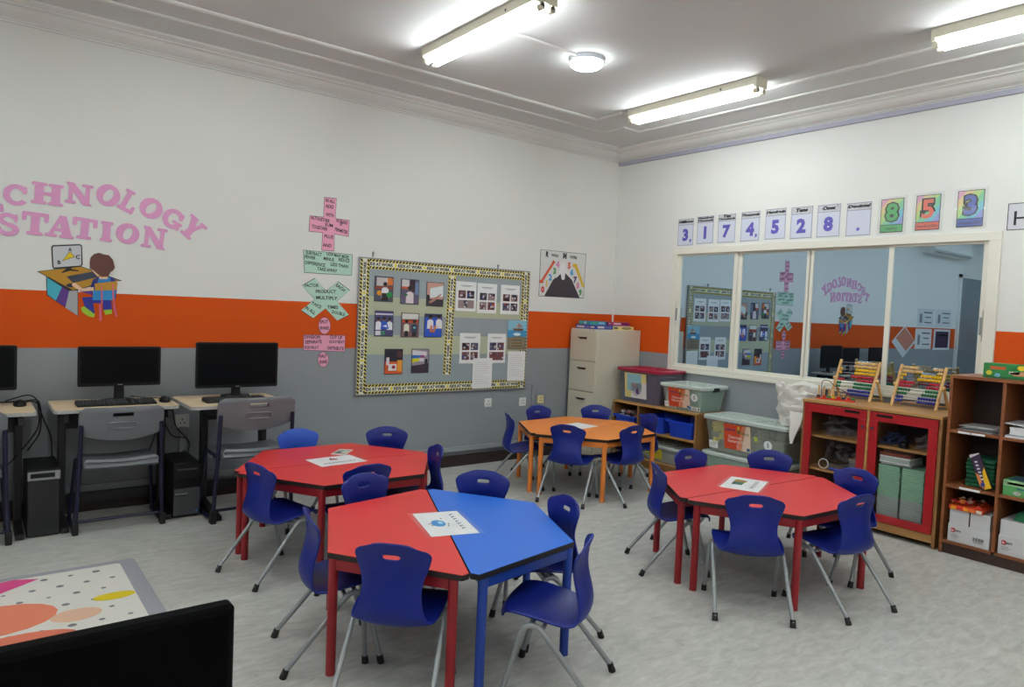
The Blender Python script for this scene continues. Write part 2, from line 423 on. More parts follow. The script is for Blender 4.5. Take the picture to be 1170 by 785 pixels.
tube_lamp(-1.045, -2.36, -1.14, 'twin tube ceiling light nearest the window corner')
tube_lamp(-1.045, -4.72, -3.50, 'twin tube ceiling light cut by the right edge of the picture')
tube_lamp(-5.2, -2.36, -1.14, 'twin tube ceiling light above the computer desks, out of the picture')
tube_lamp(-3.035, -4.72, -3.50, 'twin tube ceiling light overhead, out of the picture')
tube_lamp(-5.2, -4.72, -3.50, 'twin tube ceiling light right above the camera, out of the picture')
tube_lamp(-7.4, -2.36, -1.14, 'twin tube ceiling light beyond the left edge of the picture')
for x_, y_, w_ in ((-1.045, -6.95, 'by the window wall'), (-3.035, -6.95, 'in the middle'), (-5.2, -6.95, 'left of the middle'), (-7.4, -6.95, 'further left'), (-7.4, -4.72, 'left of the camera'), (-9.3, -2.36, 'near the grey door')):  # lamps added out of view to even out the room light
    tube_lamp(x_, y_, y_+1.22, 'added twin tube ceiling light in the unseen part of the room, ' + w_)
t = thing('round_ceiling_lamp', 'round white lamp between the twin tube ceiling lights', 'ceiling light', (-2.19, -1.77, H))
b = MB()
def disc(z, r): return [(-2.19+r*math.cos(2*PI*k/32), -1.77+r*math.sin(2*PI*k/32), z) for k in range(32)]
b.loft([disc(H, .112), disc(H-.028, .112)], M('lamp_rim', (206, 210, 218), 0.4)); b.build('rim', t, world=True, smooth=True)
b = MB(); b.loft([disc(H-.0281, .108), disc(H-.05, .106), disc(H-.06, .092)], LEDM); b.build('diffuser', t, world=True, smooth=True)
b = MB(); b.box(-2.99, -2.302, -1.795, -1.775, H-.014, H, PLASTER); struct('trim_9', b)

# ---------------------------------------------------------------- child chair (modelled once)
def interp(keys, s):
    for (a, va), (c, vc) in zip(keys, keys[1:]):
        if s <= c:
            t = (s-a)/(c-a); t = t*t*(3-2*t); return va+(vc-va)*t
    return keys[-1][1]
def chair_shell(mat, hole=True):
    prof = [(.198, .292), (.190, .312), (.160, .320), (.11, .316), (.05, .305), (-.01, .293), (-.06, .284), (-.100, .286), (-.128, .304), (-.140, .338), (-.139, .375),
            (-.130, .412), (-.120, .446), (-.113, .478), (-.110, .506), (-.1125, .536), (-.115, .550), (-.120, .570), (-.126, .586), (-.131, .597)]
    wid = [.112, .140, .158, .170, .173, .170, .163, .153, .141, .129, .119, .113, .115, .125, .137, .145, .147, .139, .122, .097]
    lift = [0, .004, .010, .016, .018, .018, .017, .015, .012, .008, .004, .002, 0, 0, 0, 0, 0, 0, 0, 0]
    fwd = [0, 0, 0, 0, 0, 0, .004, .012, .022, .030, .034, .034, .032, .029, .027, .026, .025, .024, .022, .020]
    us = [-1, -.93, -.80, -.62, -.42, -.22, -.08, .08, .22, .42, .62, .80, .93, 1]
    n = len(us); vs = []; fs = []
    for i, (y, z) in enumerate(prof):
        for u in us:
            q = abs(u)**2.2
            dz = lift[i]*q - {19: .017, 18: .013, 17: .009, 16: .003}.get(i, 0)*abs(u)**3
            vs.append((u*wid[i], y+fwd[i]*q - (.02*abs(u)**3 if i < 2 else 0), z+dz))
    for i in range(len(prof)-1):
        for j in range(n-1):
            if hole and i == 15 and 5 <= j <= 7: continue
            fs.append((i*n+j, i*n+j+1, (i+1)*n+j+1, (i+1)*n+j))
    me = bpy.data.meshes.new('seat_shell'); me.from_pydata(vs, [], fs); me.materials.append(mat)
    me.polygons.foreach_set('use_smooth', [True]*len(me.polygons))
    o = bpy.data.objects.new('seat_shell', me); COL.objects.link(o)
    sd = o.modifiers.new('s', 'SOLIDIFY'); sd.thickness = 0.011; sd.offset = -1
    ss = o.modifiers.new('u', 'SUBSURF'); ss.levels = 2; ss.render_levels = 2
    bpy.context.view_layer.update(); dg = bpy.context.evaluated_depsgraph_get()
    m2 = bpy.data.meshes.new_from_object(o.evaluated_get(dg)); m2.name = 'seat_shell'
    bpy.data.objects.remove(o); bpy.data.meshes.remove(me)
    return m2
def arc_path(pts, r=0.05, n=5):     # round the inner corners of a polyline
    P = [Vector(p) for p in pts]; out = [P[0]]
    for a, p, c in zip(P, P[1:], P[2:]):
        d0, d1 = (a-p), (c-p); k = min(r, d0.length*.45, d1.length*.45)
        s, e = p+d0.normalized()*k, p+d1.normalized()*k
        for i in range(n+1):
            t = i/n; out.append(s*(1-t)**2 + p*2*t*(1-t) + e*t*t)
    return out+[P[-1]]
def make_chair(shell_mesh, label, group):
    t = thing('school_chair', label, 'chair', (0, 0, 0), 0, group)
    o = bpy.data.objects.new('seat_shell', shell_mesh); COL.objects.link(o); o.parent = t
    for s in (-1, 1):
        b = MB(); b.tube(arc_path([(s*.18, .166, .02), (s*.172, .098, .275), (s*.166, .078, .298), (s*.166, .04, .298), (s*.172, .012, .275), (s*.18, -.208, .02)], .035), .0105, STEEL, 10)
        lf = b.build('leg_frame', t, smooth=True)
        for y0, y1 in ((.166, .169), (-.208, -.211)):
            b = MB(); b.cyl((s*.18, y1, 0), (s*.18, y0-(.004 if y0 > 0 else -.01), .034), .0145, RUBBER, 10, .013); b.build('foot_cap', lf, smooth=True)
    for y, z in ((.062, .2975), (.02, .288)):
        b = MB(); b.cyl((-.168, y, z), (.168, y, z), .009, STEEL, 8); b.build('cross_bar', t, smooth=True)
    return t
SHB = chair_shell(CHAIRB); SHL = chair_shell(CHAIRL, False)
GL, GB, GO, GR = 'chairs round the left red table', 'chairs round the red and blue table', 'chairs round the orange table', 'chairs round the right red table'
CH = [
 (-2.373, -3.330, 45, 'blue chair with its back to the camera at the front of the right red table', GR),
 (-1.921, -3.560, 81, 'blue chair at the near right corner of the right red table, seen from behind', GR),
 (-1.452, -3.346, 172, 'blue chair behind the nearer right chair, in front of the red cabinet door', GR),
 (-2.245, -2.735, -34, 'blue chair side-on at the left end of the right red table', GR),
 (-1.820, -2.600, -97, 'blue chair facing the camera at the right red table, before the yellow-labelled tray', GR),
 (-1.406, -2.846, -135, 'blue chair facing the camera at the right red table, before the clear toy boxes', GR),
 (-4.195, -1.668, 13, 'blue chair at the left end of the left red table, seen from its back', GL),
 (-3.749, -0.936, -85, 'brighter blue chair without a handle slot behind the left red table', GL),
 (-3.235, -1.080, -122, 'blue chair facing the camera behind the left red table, below the display board', GL),
 (-3.800, -1.860, 92, 'blue chair at the front of the left red table, mostly hidden by another chair back', GL),
 (-3.307, -1.667, 164, 'blue chair side-on at the right end of the left red table', GL),
 (-3.905, -2.262, -79, 'blue chair facing the camera at the far edge of the red half table', GB),
 (-4.283, -2.635, -14, 'blue chair side-on at the left end of the near red half table', GB),
 (-4.212, -3.063, 44, 'blue chair nearest the camera, back turned, at the near red half table', GB),
 (-3.425, -2.455, -136, 'blue chair facing the camera behind the blue half table', GB),
 (-3.408, -2.958, 167, 'blue chair tucked in at the right end of the blue half table', GB),
 (-3.690, -3.365, 128, 'blue chair with its seat pulled out at the near side of the blue half table', GB),
 (-1.881, -0.844, -26, 'blue chair side-on at the left end of the orange table', GO),
 (-1.437, -0.630, -91, 'blue chair facing the camera at the orange table, below the wall sockets', GO),
 (-0.936, -0.790, -121, 'blue chair facing the camera at the orange table, before the filing cabinet', GO),
 (-1.801, -1.375, 29, 'blue chair with its back to the camera at the front left of the orange table', GO),
 (-1.418, -1.560, 92, 'blue chair with its back to the camera at the front right of the orange table', GO),
 (-0.901, -1.269, 162, 'blue chair at the right end of the orange table, before the blue trays', GO),
]
proto = make_chair(SHB, CH[0][3], CH[0][4])
for i, (x, y, a, lb, g) in enumerate(CH):
    c = proto if i == 0 else copy_tree(proto)
    c.location = (x, y, 0); c.rotation_euler = (0, 0, R_(a-90)); c['label'] = lb; c['group'] = g
    if 'brighter' in lb:
        for ch in c.children:
            if ch.name.startswith('seat_shell'): ch.data = SHL

# ---------------------------------------------------------------- trapezoid tables
TZ = 0.483; TL_, TS_, TH_ = 1.249, 0.601, 0.502
def make_table(top, metal, label, group):
    t = thing('trapezoid_table', label, 'table', (0, 0, 0), 0, group)
    tr = .036; g = .003
    poly = [(-TL_/2+tr, g), (TL_/2-tr, g), (TL_/2-tr*.5, tr*.87), (TS_/2, TH_), (-TS_/2, TH_), (-TL_/2+tr*.5, tr*.87)]
    b = MB(); b.prism(poly, (0, 0, TZ-.022), (1, 0, 0), (0, 1, 0), (0, 0, 1), .0205, EDGE)
    cx = sum(p[0] for p in poly)/6; cy = sum(p[1] for p in poly)/6
    ins = [(cx+(x-cx)*.996, cy+(y-cy)*.996) for x, y in poly]
    b.prism(ins, (0, 0, TZ-.0015), (1, 0, 0), (0, 1, 0), (0, 0, 1), .0015, top)
    b.build('tabletop', t)
    lp = [(-.565, .055), (.565, .055), (.300, .478), (-.300, .478)]
    for x, y in lp:
        b = MB(); b.cyl((x, y, .004), (x, y, TZ-.022), .019, metal, 16); b.cyl((x, y, 0), (x, y, .012), .0195, metal, 16); b.build('leg', t, smooth=True)
    b = MB()
    for (x0, y0), (x1, y1) in zip(lp, lp[1:]+lp[:1]):
        d = Vector((x1-x0, y1-y0, 0)); a = math.atan2(d.y, d.x)
        b.obox(((x0+x1)/2, (y0+y1)/2, TZ-.045), (d.length-.03, .022, .042), Matrix.Rotation(a, 3, 'Z'), metal)
    b.build('apron', t, bevel=.003)
    return t
def place(t, c, a): t.location = (c[0], c[1], 0); t.rotation_euler = (0, 0, R_(a)); t.matrix_basis = Matrix.Translation((c[0], c[1], 0)) @ Matrix.Rotation(R_(a), 4, 'Z'); return t
def pair(c, a, m1, m2, l1, l2, g):
    t1 = place(make_table(m1[0], m1[1], l1, g), c, a)
    t2 = place(make_table(m2[0], m2[1], l2, g), c, a+180)
    return t1, t2
RR, BB, OO = (RED, REDM), (BLUE, BLUEM), (ORNG, ORNGM)
pair((-1.866, -3.037), -4, RR, RR, 'far half of the right red hexagonal table', 'near half of the right red hexagonal table', 'halves of the right red table')
pair((-1.357, -1.065), 4, OO, OO, 'far half of the orange hexagonal table', 'near half of the orange hexagonal table', 'halves of the orange table')
pair((-3.700, -1.375), -.8, RR, RR, 'far half of the left red hexagonal table', 'near half of the left red hexagonal table', 'halves of the left red table')
pair((-3.810, -2.738), 66.7, RR, BB, 'red half table joined to the blue one', 'blue half table joined to a red one', 'halves of the red and blue table')

# laminated cards lying on the tables
def flat_card(name, label, corners, z, paint, lam=0.0, group='laminated cards on the tables', cat='card'):
    P = [Vector(Zp(*c, z)).to_3d() for c in corners]      # corner 0 is the top left of the print, then clockwise
    o = P[3]; ux = P[2]-P[3]; uy = P[0]-P[3]
    wd, hh = ux.length, uy.length; ux.normalize(); uy = (uy - ux*uy.dot(ux)).normalized()
    un = Vector((0, 0, 1))
    t = thing(name, label, cat, ((P[0]+P[2])/2).to_tuple()[:2]+(z,), 0, group); t.matrix_basis = Matrix.Translation(t.location)
    o = Vector((o.x, o.y, z))
    b = MB(); b.prism([(0, 0), (wd, 0), (wd, hh), (0, hh)], o, ux, uy, un, .0012, PAPER)
    paint(b, o+un*.0014, ux, uy, un, wd, hh); b.build('sheet', t, world=True)
    if lam:
        b = MB(); k = lam
        b.prism([(-k, -k*.6), (wd+k, -k*.6), (wd+k, hh+k*.6), (-k, hh+k*.6)], o+un*.0018, ux, uy, un, .0006, LAMIN); b.build('laminate', t, world=True)
    return t
def P2(b, poly, o, ux, uy, un, wd, hh, mat, k=1):
    b.prism([(x*wd, y*hh) for x, y in poly], o+un*(.0002*k), ux, uy, un, .0002, mat)
def scrib(b, o, ux, uy, un, wd, hh, x0, x1, y0, y1, mat, n, seed):
    r = random.Random(seed); x = x0
    st = (x1-x0)/n
    for i in range(n):
        xx = x0+i*st; a = r.uniform(-.25, .25)*st
        P2(b, [(xx, y0), (xx+st*.28, y0), (xx+st*.28+a, y1), (xx+a, y1)], o, ux, uy, un, wd, hh, mat)
        if r.random() < .7: P2(b, [(xx, (y0+y1)/2), (xx+st*.75, (y0+y1)/2), (xx+st*.75, (y0+y1)/2+(y1-y0)*.2), (xx, (y0+y1)/2+(y1-y0)*.2)], o, ux, uy, un, wd, hh, mat)
def card_blue(b, o, ux, uy, un, wd, hh):
    P2(b, ell(.36, .5, .15, .14), o, ux, uy, un, wd, hh, C((40, 140, 205)))
    P2(b, ell(.41, .52, .05, .06), o, ux, uy, un, wd, hh, C((150, 205, 230)), 2)
    for x, y in ((.2, .42), (.17, .5), (.5, .7), (.53, .38), (.56, .45)): P2(b, ell(x, y, .018, .025, 8), o, ux, uy, un, wd, hh, C((150, 60, 60) if x < .3 else (70, 60, 40)))
    P2(b, [(.655, .08), (.66, .08), (.66, .92), (.655, .92)], o, ux, uy, un, wd, hh, C((200, 205, 208)))
    for k in range(7):
        y = .86-.1*k; P2(b, [(.75, y-.06), (.75, y), (.83, y), (.83, y-.025), (.77, y-.025), (.77, y-.06)], o, ux, uy, un, wd, hh, C((40, 50, 90)))
def card_yellow(b, o, ux, uy, un, wd, hh):
    P2(b, [(.17, .6), (.5, .62), (.52, .78), (.2, .82)], o, ux, uy, un, wd, hh, C((226, 190, 50)))
    P2(b, [(.2, .38), (.46, .36), (.48, .6), (.18, .6)], o, ux, uy, un, wd, hh, C((70, 150, 130)))
    P2(b, ell(.23, .42, .04, .07, 10), o, ux, uy, un, wd, hh, C((50, 50, 50)), 2)
    for k in range(6):
        y = .84-.11*k; P2(b, [(.72, y-.07), (.72, y), (.82, y), (.82, y-.03), (.745, y-.03), (.745, y-.07)], o, ux, uy, un, wd, hh, INK)
def card_red(b, o, ux, uy, un, wd, hh):
    P2(b, [(.42, .62), (.56, .58), (.6, .68), (.5, .8), (.44, .76)], o, ux, uy, un, wd, hh, C((190, 40, 40)))
    P2(b, [(.40, .6), (.43, .6), (.5, .84), (.47, .84)], o, ux, uy, un, wd, hh, C((60, 60, 66)), 2)
    scrib(b, o, ux, uy, un, wd, hh, .14, .86, .2, .32, INK, 14, 3)
flat_card('laminated_card', 'white laminated card with a blue picture across the red and blue table', [(481, 587), (532, 585.5), (548, 609), (493, 613.5)], TZ, card_blue, .022)
flat_card('laminated_card', 'white laminated card with a yellow picture on the right red table', [(839, 545), (879, 552.5), (866, 563), (822, 556)], TZ, card_yellow, .02)
flat_card('laminated_card', 'white laminated card with a red picture on the left red table', [(350.5, 525.5), (402, 519.5), (419, 527), (368, 533.5)], TZ, card_red, .012)
def blank(b, o, ux, uy, un, wd, hh): P2(b, [(.1, .1), (.16, .1), (.16, .3), (.1, .3)], o, ux, uy, un, wd, hh, INK)
flat_card('paper_sheet', 'white sheet of paper lying on the orange table', [(641, 486), (668, 482.5), (684, 487), (660, 491)], TZ, blank, 0, None, 'paper')
def small_pic(b, o, ux, uy, un, wd, hh):
    P2(b, [(.06, .08), (.94, .08), (.94, .92), (.06, .92)], o, ux, uy, un, wd, hh, C((150, 158, 140)))
    P2(b, [(.2, .2), (.5, .2), (.5, .5), (.2, .5)], o, ux, uy, un, wd, hh, C((70, 76, 80)), 2)
    P2(b, [(.55, .3), (.85, .3), (.85, .75), (.55, .75)], o, ux, uy, un, wd, hh, C((190, 196, 180)), 2)
flat_card('picture_card', 'small grey picture card beside the laminated card on the left red table', [(385, 513), (400.5, 513), (394, 520), (378, 519)], TZ, small_pic, 0, None, 'card')

# ---------------------------------------------------------------- left wall: letters
PINK = M('pink_card', (220, 154, 198), 0.6, 0.06, 40)
def ring(a0, a1, ro, ri, n=26, c=(.5, .5), skew=0.0):
    o = []; i_ = []
    for k in range(n+1):
        a = R_(a0+(a1-a0)*k/n)
        o.append((c[0]+ro[0]*math.cos(a), c[1]+ro[1]*math.sin(a)))
        i_.append((c[0]+ri[0]*math.cos(a+skew), c[1]+ri[1]*math.sin(a+skew)))
    return o, i_
def bx(x0, x1, y0, y1): return [(x0, y0), (x1, y0), (x1, y1), (x0, y1)]
def sf(x0, x1, y0, y1): return rpoly(x0, x1, y0, y1, min(x1-x0, y1-y0)*.42, 3)
LET = {
 'H': [bx(.10, .38, .05, .95), bx(.62, .90, .05, .95), bx(.3, .7, .42, .58), sf(0, .48, 0, .14), sf(.52, 1, 0, .14), sf(0, .48, .86, 1), sf(.52, 1, .86, 1)],
 'N': [bx(.12, .28, .05, .9), [(.02, 1), (.3, 1), (.98, 0), (.66, 0)], bx(.72, .88, .15, .95), sf(0, .4, 0, .14), sf(.58, 1, .86, 1), [(.02, 1), (.12, .8), (.3, .8), (.3, 1)]],
 'L': [bx(.16, .46, .05, .95), sf(.02, .6, .86, 1), sf(.02, .98, 0, .16), sf(.78, .98, .02, .36)],
 'Y': [[(.06, .97), (.40, .97), (.66, .45), (.36, .42)], [(.70, .97), (.88, .97), (.64, .42), (.46, .45)], bx(.34, .66, .05, .5), sf(.2, .8, 0, .14), sf(0, .46, .87, 1), sf(.6, 1, .87, 1)],
 'T': [bx(.34, .66, .05, .95), sf(0, 1, .84, 1), sf(0, .17, .6, .99), sf(.83, 1, .6, .99), sf(.2, .8, 0, .14)],
 'A': [[(.10, .05), (.26, .05), (.60, 1), (.46, 1)], [(.60, .05), (.94, .05), (.68, 1), (.44, 1)], bx(.28, .7, .28, .42), sf(0, .42, 0, .13), sf(.5, 1, 0, .13)],
 'I': [bx(.18, .82, .05, .95), sf(0, 1, 0, .15), sf(0, 1, .85, 1)],
 'E': [bx(.12, .42, .05, .95), sf(0, .92, .85, 1), sf(0, .98, 0, .16), bx(.4, .72, .43, .57), sf(.62, .76, .34, .66), sf(.78, .92, .66, .98), sf(.82, .98, .02, .38)],
}
LETR = {'O': [(0, 360, (.5, .5), (.19, .3), (.5, .5), -.5)], 'C': [(42, 322, (.5, .5), (.24, .3), (.5, .5), 0)], 'G': [(42, 330, (.5, .5), (.24, .3), (.5, .5), 0)],
        'S': [(15, 262, (.46, .28), (.2, .1), (.5, .72), 0), (-165, 98, (.5, .29), (.22, .1), (.5, .29), 0)]}
LETX = {'C': [sf(.70, .90, .58, .92)], 'G': [sf(.70, .90, .60, .94), bx(.66, .94, .08, .42), sf(.5, 1, .34, .47)], 'S': [sf(.76, .94, .62, .96), sf(.04, .22, .05, .38)]}
def letter(ch, px, py, wpx, hpx, rot, label):
    x0, _ = L(px-wpx/2, py); x1, _ = L(px+wpx/2, py); _, za = L(px, py-hpx/2); _, zb = L(px, py+hpx/2)
    wd, hh = x1-x0, za-zb; cx, cz = L(px, py)
    t = MB(); o = Vector((cx, -.001, cz)); c, s = math.cos(R_(-rot)), math.sin(R_(-rot))
    ux = LX*c + LY*s; uy = LY*c - LX*s
    cnt = [0]
    def put(poly, same=False):
        if not same: cnt[0] += 1
        t.prism([((x-.5)*wd, (y-.5)*hh) for x, y in poly], o, ux, uy, LN, .0035+.00025*cnt[0], PINK)
    for p in LET.get(ch, []): put(p)
    for a0, a1, ro, ri, cc, sk in LETR.get(ch, []):
        ou, inn = ring(a0, a1, ro, ri, 26, cc, 0)
        if ch == 'O': inn = [(cc[0]+ri[0]*math.cos(R_(a0+(a1-a0)*k/26))*1.0 + ri[1]*math.sin(R_(a0+(a1-a0)*k/26))*.25, cc[1]+ri[1]*math.sin(R_(a0+(a1-a0)*k/26))) for k in range(27)]
        cnt[0] += 1
        for k in range(26): put([ou[k], ou[k+1], inn[k+1], inn[k]], True)
    for p in LETX.get(ch, []): put(p)
    ob = t.build('letter_cutout'); return tag(ob, label, 'letter', 'pink wall letters')
A1, A2 = 'in the arched upper word', 'in the lower word'
for ch, px, py, wp, hp, ro, lb in [
 ('T', -42, 244, 31, 25, -14, 'pink letter T cut out of card, first of the arched upper word'),
 ('E', -11, 230, 29, 25, -8, 'pink letter E cut by the left edge of the picture, in the arched upper word'),
 ('C', 18.9, 222.9, 31, 24.6, 0, 'pink letter C in the arched upper word'), ('H', 54.4, 221.8, 37, 24.6, 2, 'pink letter H in the arched upper word'),
 ('N', 90.5, 221.8, 32, 24, 3, 'pink letter N in the arched upper word'), ('O', 123.8, 223.3, 27.4, 25.2, 10, 'pink letter O between N and L in the arched upper word'),
 ('L', 147.6, 230.2, 20, 25, 25, 'pink letter L in the arched upper word'), ('O', 172.7, 238.2, 26.5, 24, 18, 'pink letter O between L and G in the arched upper word'),
 ('G', 198, 250.3, 25, 23, 28, 'pink letter G near the right end of the arched upper word'), ('Y', 219.6, 261, 25, 25, 40, 'pink letter Y at the right end of the arched upper word'),
 ('S', 9, 256.4, 26, 26.4, 0, 'pink letter S at the start of the lower word'), ('T', 40.1, 255.6, 31, 25.8, 3, 'pink letter T between S and A in the lower word'),
 ('A', 68.8, 259, 34, 25, 4, 'pink letter A in the lower word'), ('T', 96.8, 261.3, 28.6, 24, 4, 'pink letter T between A and I in the lower word'),
 ('I', 121.7, 264.6, 14, 23, 3, 'pink letter I in the lower word'), ('O', 146, 267, 27, 23.6, 3, 'pink letter O in the lower word'),
 ('N', 176.3, 272, 28.7, 24.2, 5, 'pink letter N at the end of the lower word')]:
    letter(ch, px, py, wp, hp, ro, lb)

# drawing of a child at a computer, cut out and stuck on the wall
def wall_poly(b, pts, u0, v0, k, mat, lay, off=.001):
    P = [L(u0+x/k, v0+y/k) for x, y in pts]
    b.prism(P, (0, -off-lay*.0008, 0), LX, LY, LN, .0008, mat)
b = MB(); q = lambda pts, c, lay: wall_poly(b, pts, 30, 270, 7.85, C(c), lay)
K = (24, 24, 28)
q([(176, 362), (184, 528), (466, 720), (466, 480), (430, 470)], K, 0)
q([(184, 368), (320, 455), (266, 578), (190, 522)], (60, 165, 185), 1); q([(320, 455), (384, 490), (348, 636), (270, 584)], (86, 44, 130), 1); q([(384, 490), (460, 486), (460, 712), (350, 640)], (160, 162, 166), 1)
q([(95, 314), (490, 268), (860, 398), (690, 420), (470, 480), (418, 492)], K, 1); q([(110, 316), (488, 274), (838, 398), (690, 412), (466, 472), (420, 484)], (176, 128, 26), 2)
q([(224, 96), (238, 80), (480, 70), (500, 84), (506, 256), (490, 272), (248, 292), (234, 276)], K, 3); q([(236, 102), (244, 92), (478, 82), (490, 90), (494, 250), (484, 262), (250, 280), (243, 272)], (196, 198, 202), 4)
q([(392, 134), (436, 186), (318, 224)], K, 5); q([(392, 140), (430, 184), (326, 218)], (222, 194, 20), 6)
q([(350, 276), (400, 272), (404, 294), (470, 306), (466, 314), (392, 306), (330, 328), (312, 326), (356, 294)], K, 4)
q([(360, 360), (600, 316), (656, 362), (420, 418)], (52, 56, 74), 4); q(ell(398, 440, 40, 18), (40, 44, 60), 4)
q([(500, 548), (610, 540), (760, 570), (766, 660), (690, 664), (684, 600), (600, 600), (614, 690), (540, 690)], (30, 36, 140), 3)
q([(470, 480), (600, 470), (600, 530), (490, 498)], (86, 44, 130), 3)
q([(490, 640), (520, 628), (614, 700), (606, 728), (560, 720), (500, 680)], (150, 186, 40), 4); q([(690, 660), (764, 656), (770, 694), (710, 704)], (150, 186, 40), 4)
q([(600, 386), (640, 366), (760, 366), (800, 390), (812, 470), (800, 560), (590, 560), (610, 500), (574, 450)], (28, 40, 120), 4)
q([(604, 480), (800, 480), (790, 572), (592, 572)], (30, 130, 190), 5); q([(650, 366), (750, 366), (760, 420), (640, 420)], (30, 120, 180), 5)
q([(414, 420), (440, 418), (500, 466), (604, 456), (604, 486), (500, 494), (450, 470), (410, 442)], (226, 190, 160), 6)
q([(590, 300), (620, 306), (652, 352), (640, 362), (600, 320)], (226, 190, 160), 6)
q([(646, 362), (730, 366), (726, 384), (660, 384)], (226, 190, 160), 6)
q([(568, 230), (576, 190), (606, 160), (650, 148), (700, 164), (740, 170), (776, 210), (794, 280), (780, 304), (756, 320), (736, 356), (680, 364), (640, 340), (600, 304), (570, 290)], (92, 52, 42), 7)
q([(612, 424), (806, 402), (818, 424), (806, 482), (618, 488)], (176, 128, 26), 7)
q([(668, 440), (680, 440), (686, 604), (670, 604)], (206, 92, 116), 8); q([(768, 428), (780, 428), (790, 600), (774, 600)], (206, 92, 116), 8)
q([(652, 610), (672, 608), (676, 756), (652, 760)], (206, 92, 116), 8); q([(774, 606), (792, 600), (816, 716), (796, 722)], (206, 92, 116), 8)
for st, u, v, h in (('A', 392, 118, 26), ('B', 294, 234, 28), ('C', 462, 186, 32)):
    x, z = L(30+u/7.85, 270+v/7.85); b.text(st, (x, -.0072, z), LX, LY, LN, INK, h=h/7.85*.0068, bold=.03)
tag(b.build('wall_drawing'), 'cut-out drawing of a child at a computer desk, below the pink letters', 'drawing')

# paper signs for add, subtract, multiply and divide
PINKP = M('pink_paper', (232, 160, 188), 0.65, 0.04, 30); MINT = M('mint_paper', (178, 214, 196), 0.65, 0.04, 30)
def sign(name, label, polys, u0, v0, k, mat, texts):
    b = MB()
    for p in polys:
        P = [L(u0+x/k, v0+y/k) for x, y in p]
        cx = sum(a for a, _ in P)/len(P); cz = sum(c for _, c in P)/len(P)
        b.prism(P, (0, -.001, 0), LX, LY, LN, .0008, INK)
        Q = [(cx+(a-cx)*(1-.004/max(.02, abs(a-cx)+.02)), cz+(c-cz)*(1-.004/max(.02, abs(c-cz)+.02))) for a, c in P]
        b.prism(Q, (0, -.0018, 0), LX, LY, LN, .0008, mat)
    for st, u, v, wpx, rot in texts:
        x, z = L(u0+u/k, v0+v/k); b.text(st, (x, -.0029, z), LX, LY, LN, INK, wd=wpx/k*.0069, h=.027, rot=R_(-rot), bold=.028)
    return tag(b.build(name), label, 'paper sign', 'paper maths signs')
PG = 7.857
sign('paper_sign', 'pink paper plus sign with handwritten words', [[(238, 40), (350, 52), (340, 232), (466, 248), (458, 398), (332, 374), (328, 528), (214, 520), (222, 362), (100, 350), (108, 206), (232, 218)]], 340, 220, PG, PINKP,
     [('IN ALL', 292, 76, 86, 3), ('ADD', 286, 126, 78, 3), ('WITH', 288, 202, 76, 3), ('ALTOGETHER', 204, 240, 176, 5), ('INCREASED', 398, 262, 110, 8), ('BY', 394, 284, 30, 5), ('SUM', 280, 292, 76, 4), ('TOGETHER', 198, 316, 146, 5), ('PERIMETER', 392, 344, 124, 9), ('PLUS', 280, 396, 84, 3), ('AND', 264, 474, 82, 2)])
sign('paper_sign', 'mint paper rectangle for the minus sign with handwritten words', [[(50, 514), (494, 556), (486, 746), (60, 720)]], 340, 220, PG, MINT,
     [('SUBTRACT', 144, 548, 148, 4), ('HOW MANY MORE', 360, 566, 212, 4), ('FEWER', 112, 582, 100, 4), ('MINUS', 280, 598, 100, 4), ('REDUCE', 416, 608, 106, 4), ('DIFFERENCE', 158, 640, 184, 4), ('LESS THAN', 374, 654, 170, 4), ('TAKE AWAY', 266, 694, 190, 3)])
PX = 6.826
sign('paper_sign', 'mint paper multiplication cross with handwritten words', [[(168, 52), (256, 152), (350, 78), (444, 148), (342, 232), (436, 342), (346, 388), (250, 292), (152, 368), (58, 306), (166, 218), (68, 110)]], 335, 310, PX, MINT,
     [('FACTOR', 144, 110, 112, -3), ('EACH', 368, 128, 84, 32), ('PRODUCT', 254, 158, 166, -2), ('MULTIPLY', 262, 208, 176, 0), ('TWICE', 180, 264, 84, 22), ('IN ALL', 134, 304, 90, 30), ('TIMES', 308, 280, 90, 0), ('DOUBLE', 352, 326, 110, 10)])
sign('paper_sign', 'pink paper division sign, two ovals and a bar, with handwritten words',
     [ell(243, 424, 48, 68), [(80, 492), (408, 500), (402, 628), (76, 616)], ell(233, 688, 44, 62)], 335, 310, PX, PINKP,
     [('SPLIT', 240, 394, 66, -3), ('SHARE', 242, 442, 74, 0), ('DIVISION', 150, 512, 126, 0), ('CUT UP', 334, 516, 104, 3), ('SEPARATE', 158, 550, 134, -2), ('QUOTIENT', 338, 552, 128, 2), ('EQUALLY', 144, 594, 116, 0), ('DISTRIBUTE', 330, 600, 136, 3), ('HALF', 230, 660, 60, -3), ('SHARE', 234, 706, 64, -3)])

# poster about rounding
b = MB(); q = lambda pts, c, lay: wall_poly(b, pts, 610, 280, 12.07, C(c), lay)
q([(92, 60), (720, 124), (684, 738), (64, 704)], (40, 40, 44), 0); q([(97, 66), (714, 129), (679, 732), (70, 698)], (214, 214, 212), 1)
q([(140, 702), (260, 480), (365, 395), (380, 470), (400, 484), (420, 470), (430, 385), (520, 480), (628, 730)], (58, 50, 58), 2)
q([(405, 222), (430, 290), (448, 340), (500, 430), (520, 480), (430, 385), (420, 470), (400, 484), (380, 470), (365, 395), (300, 460), (345, 380), (360, 290)], (226, 226, 228), 3)
q([(262, 206), (296, 236), (274, 262), (126, 496), (130, 526), (78, 524), (76, 478), (100, 478), (248, 244)], (206, 84, 52), 2)
q([(530, 262), (590, 258), (600, 300), (692, 566), (682, 586), (664, 580), (564, 312), (536, 306)], (214, 178, 40), 2)
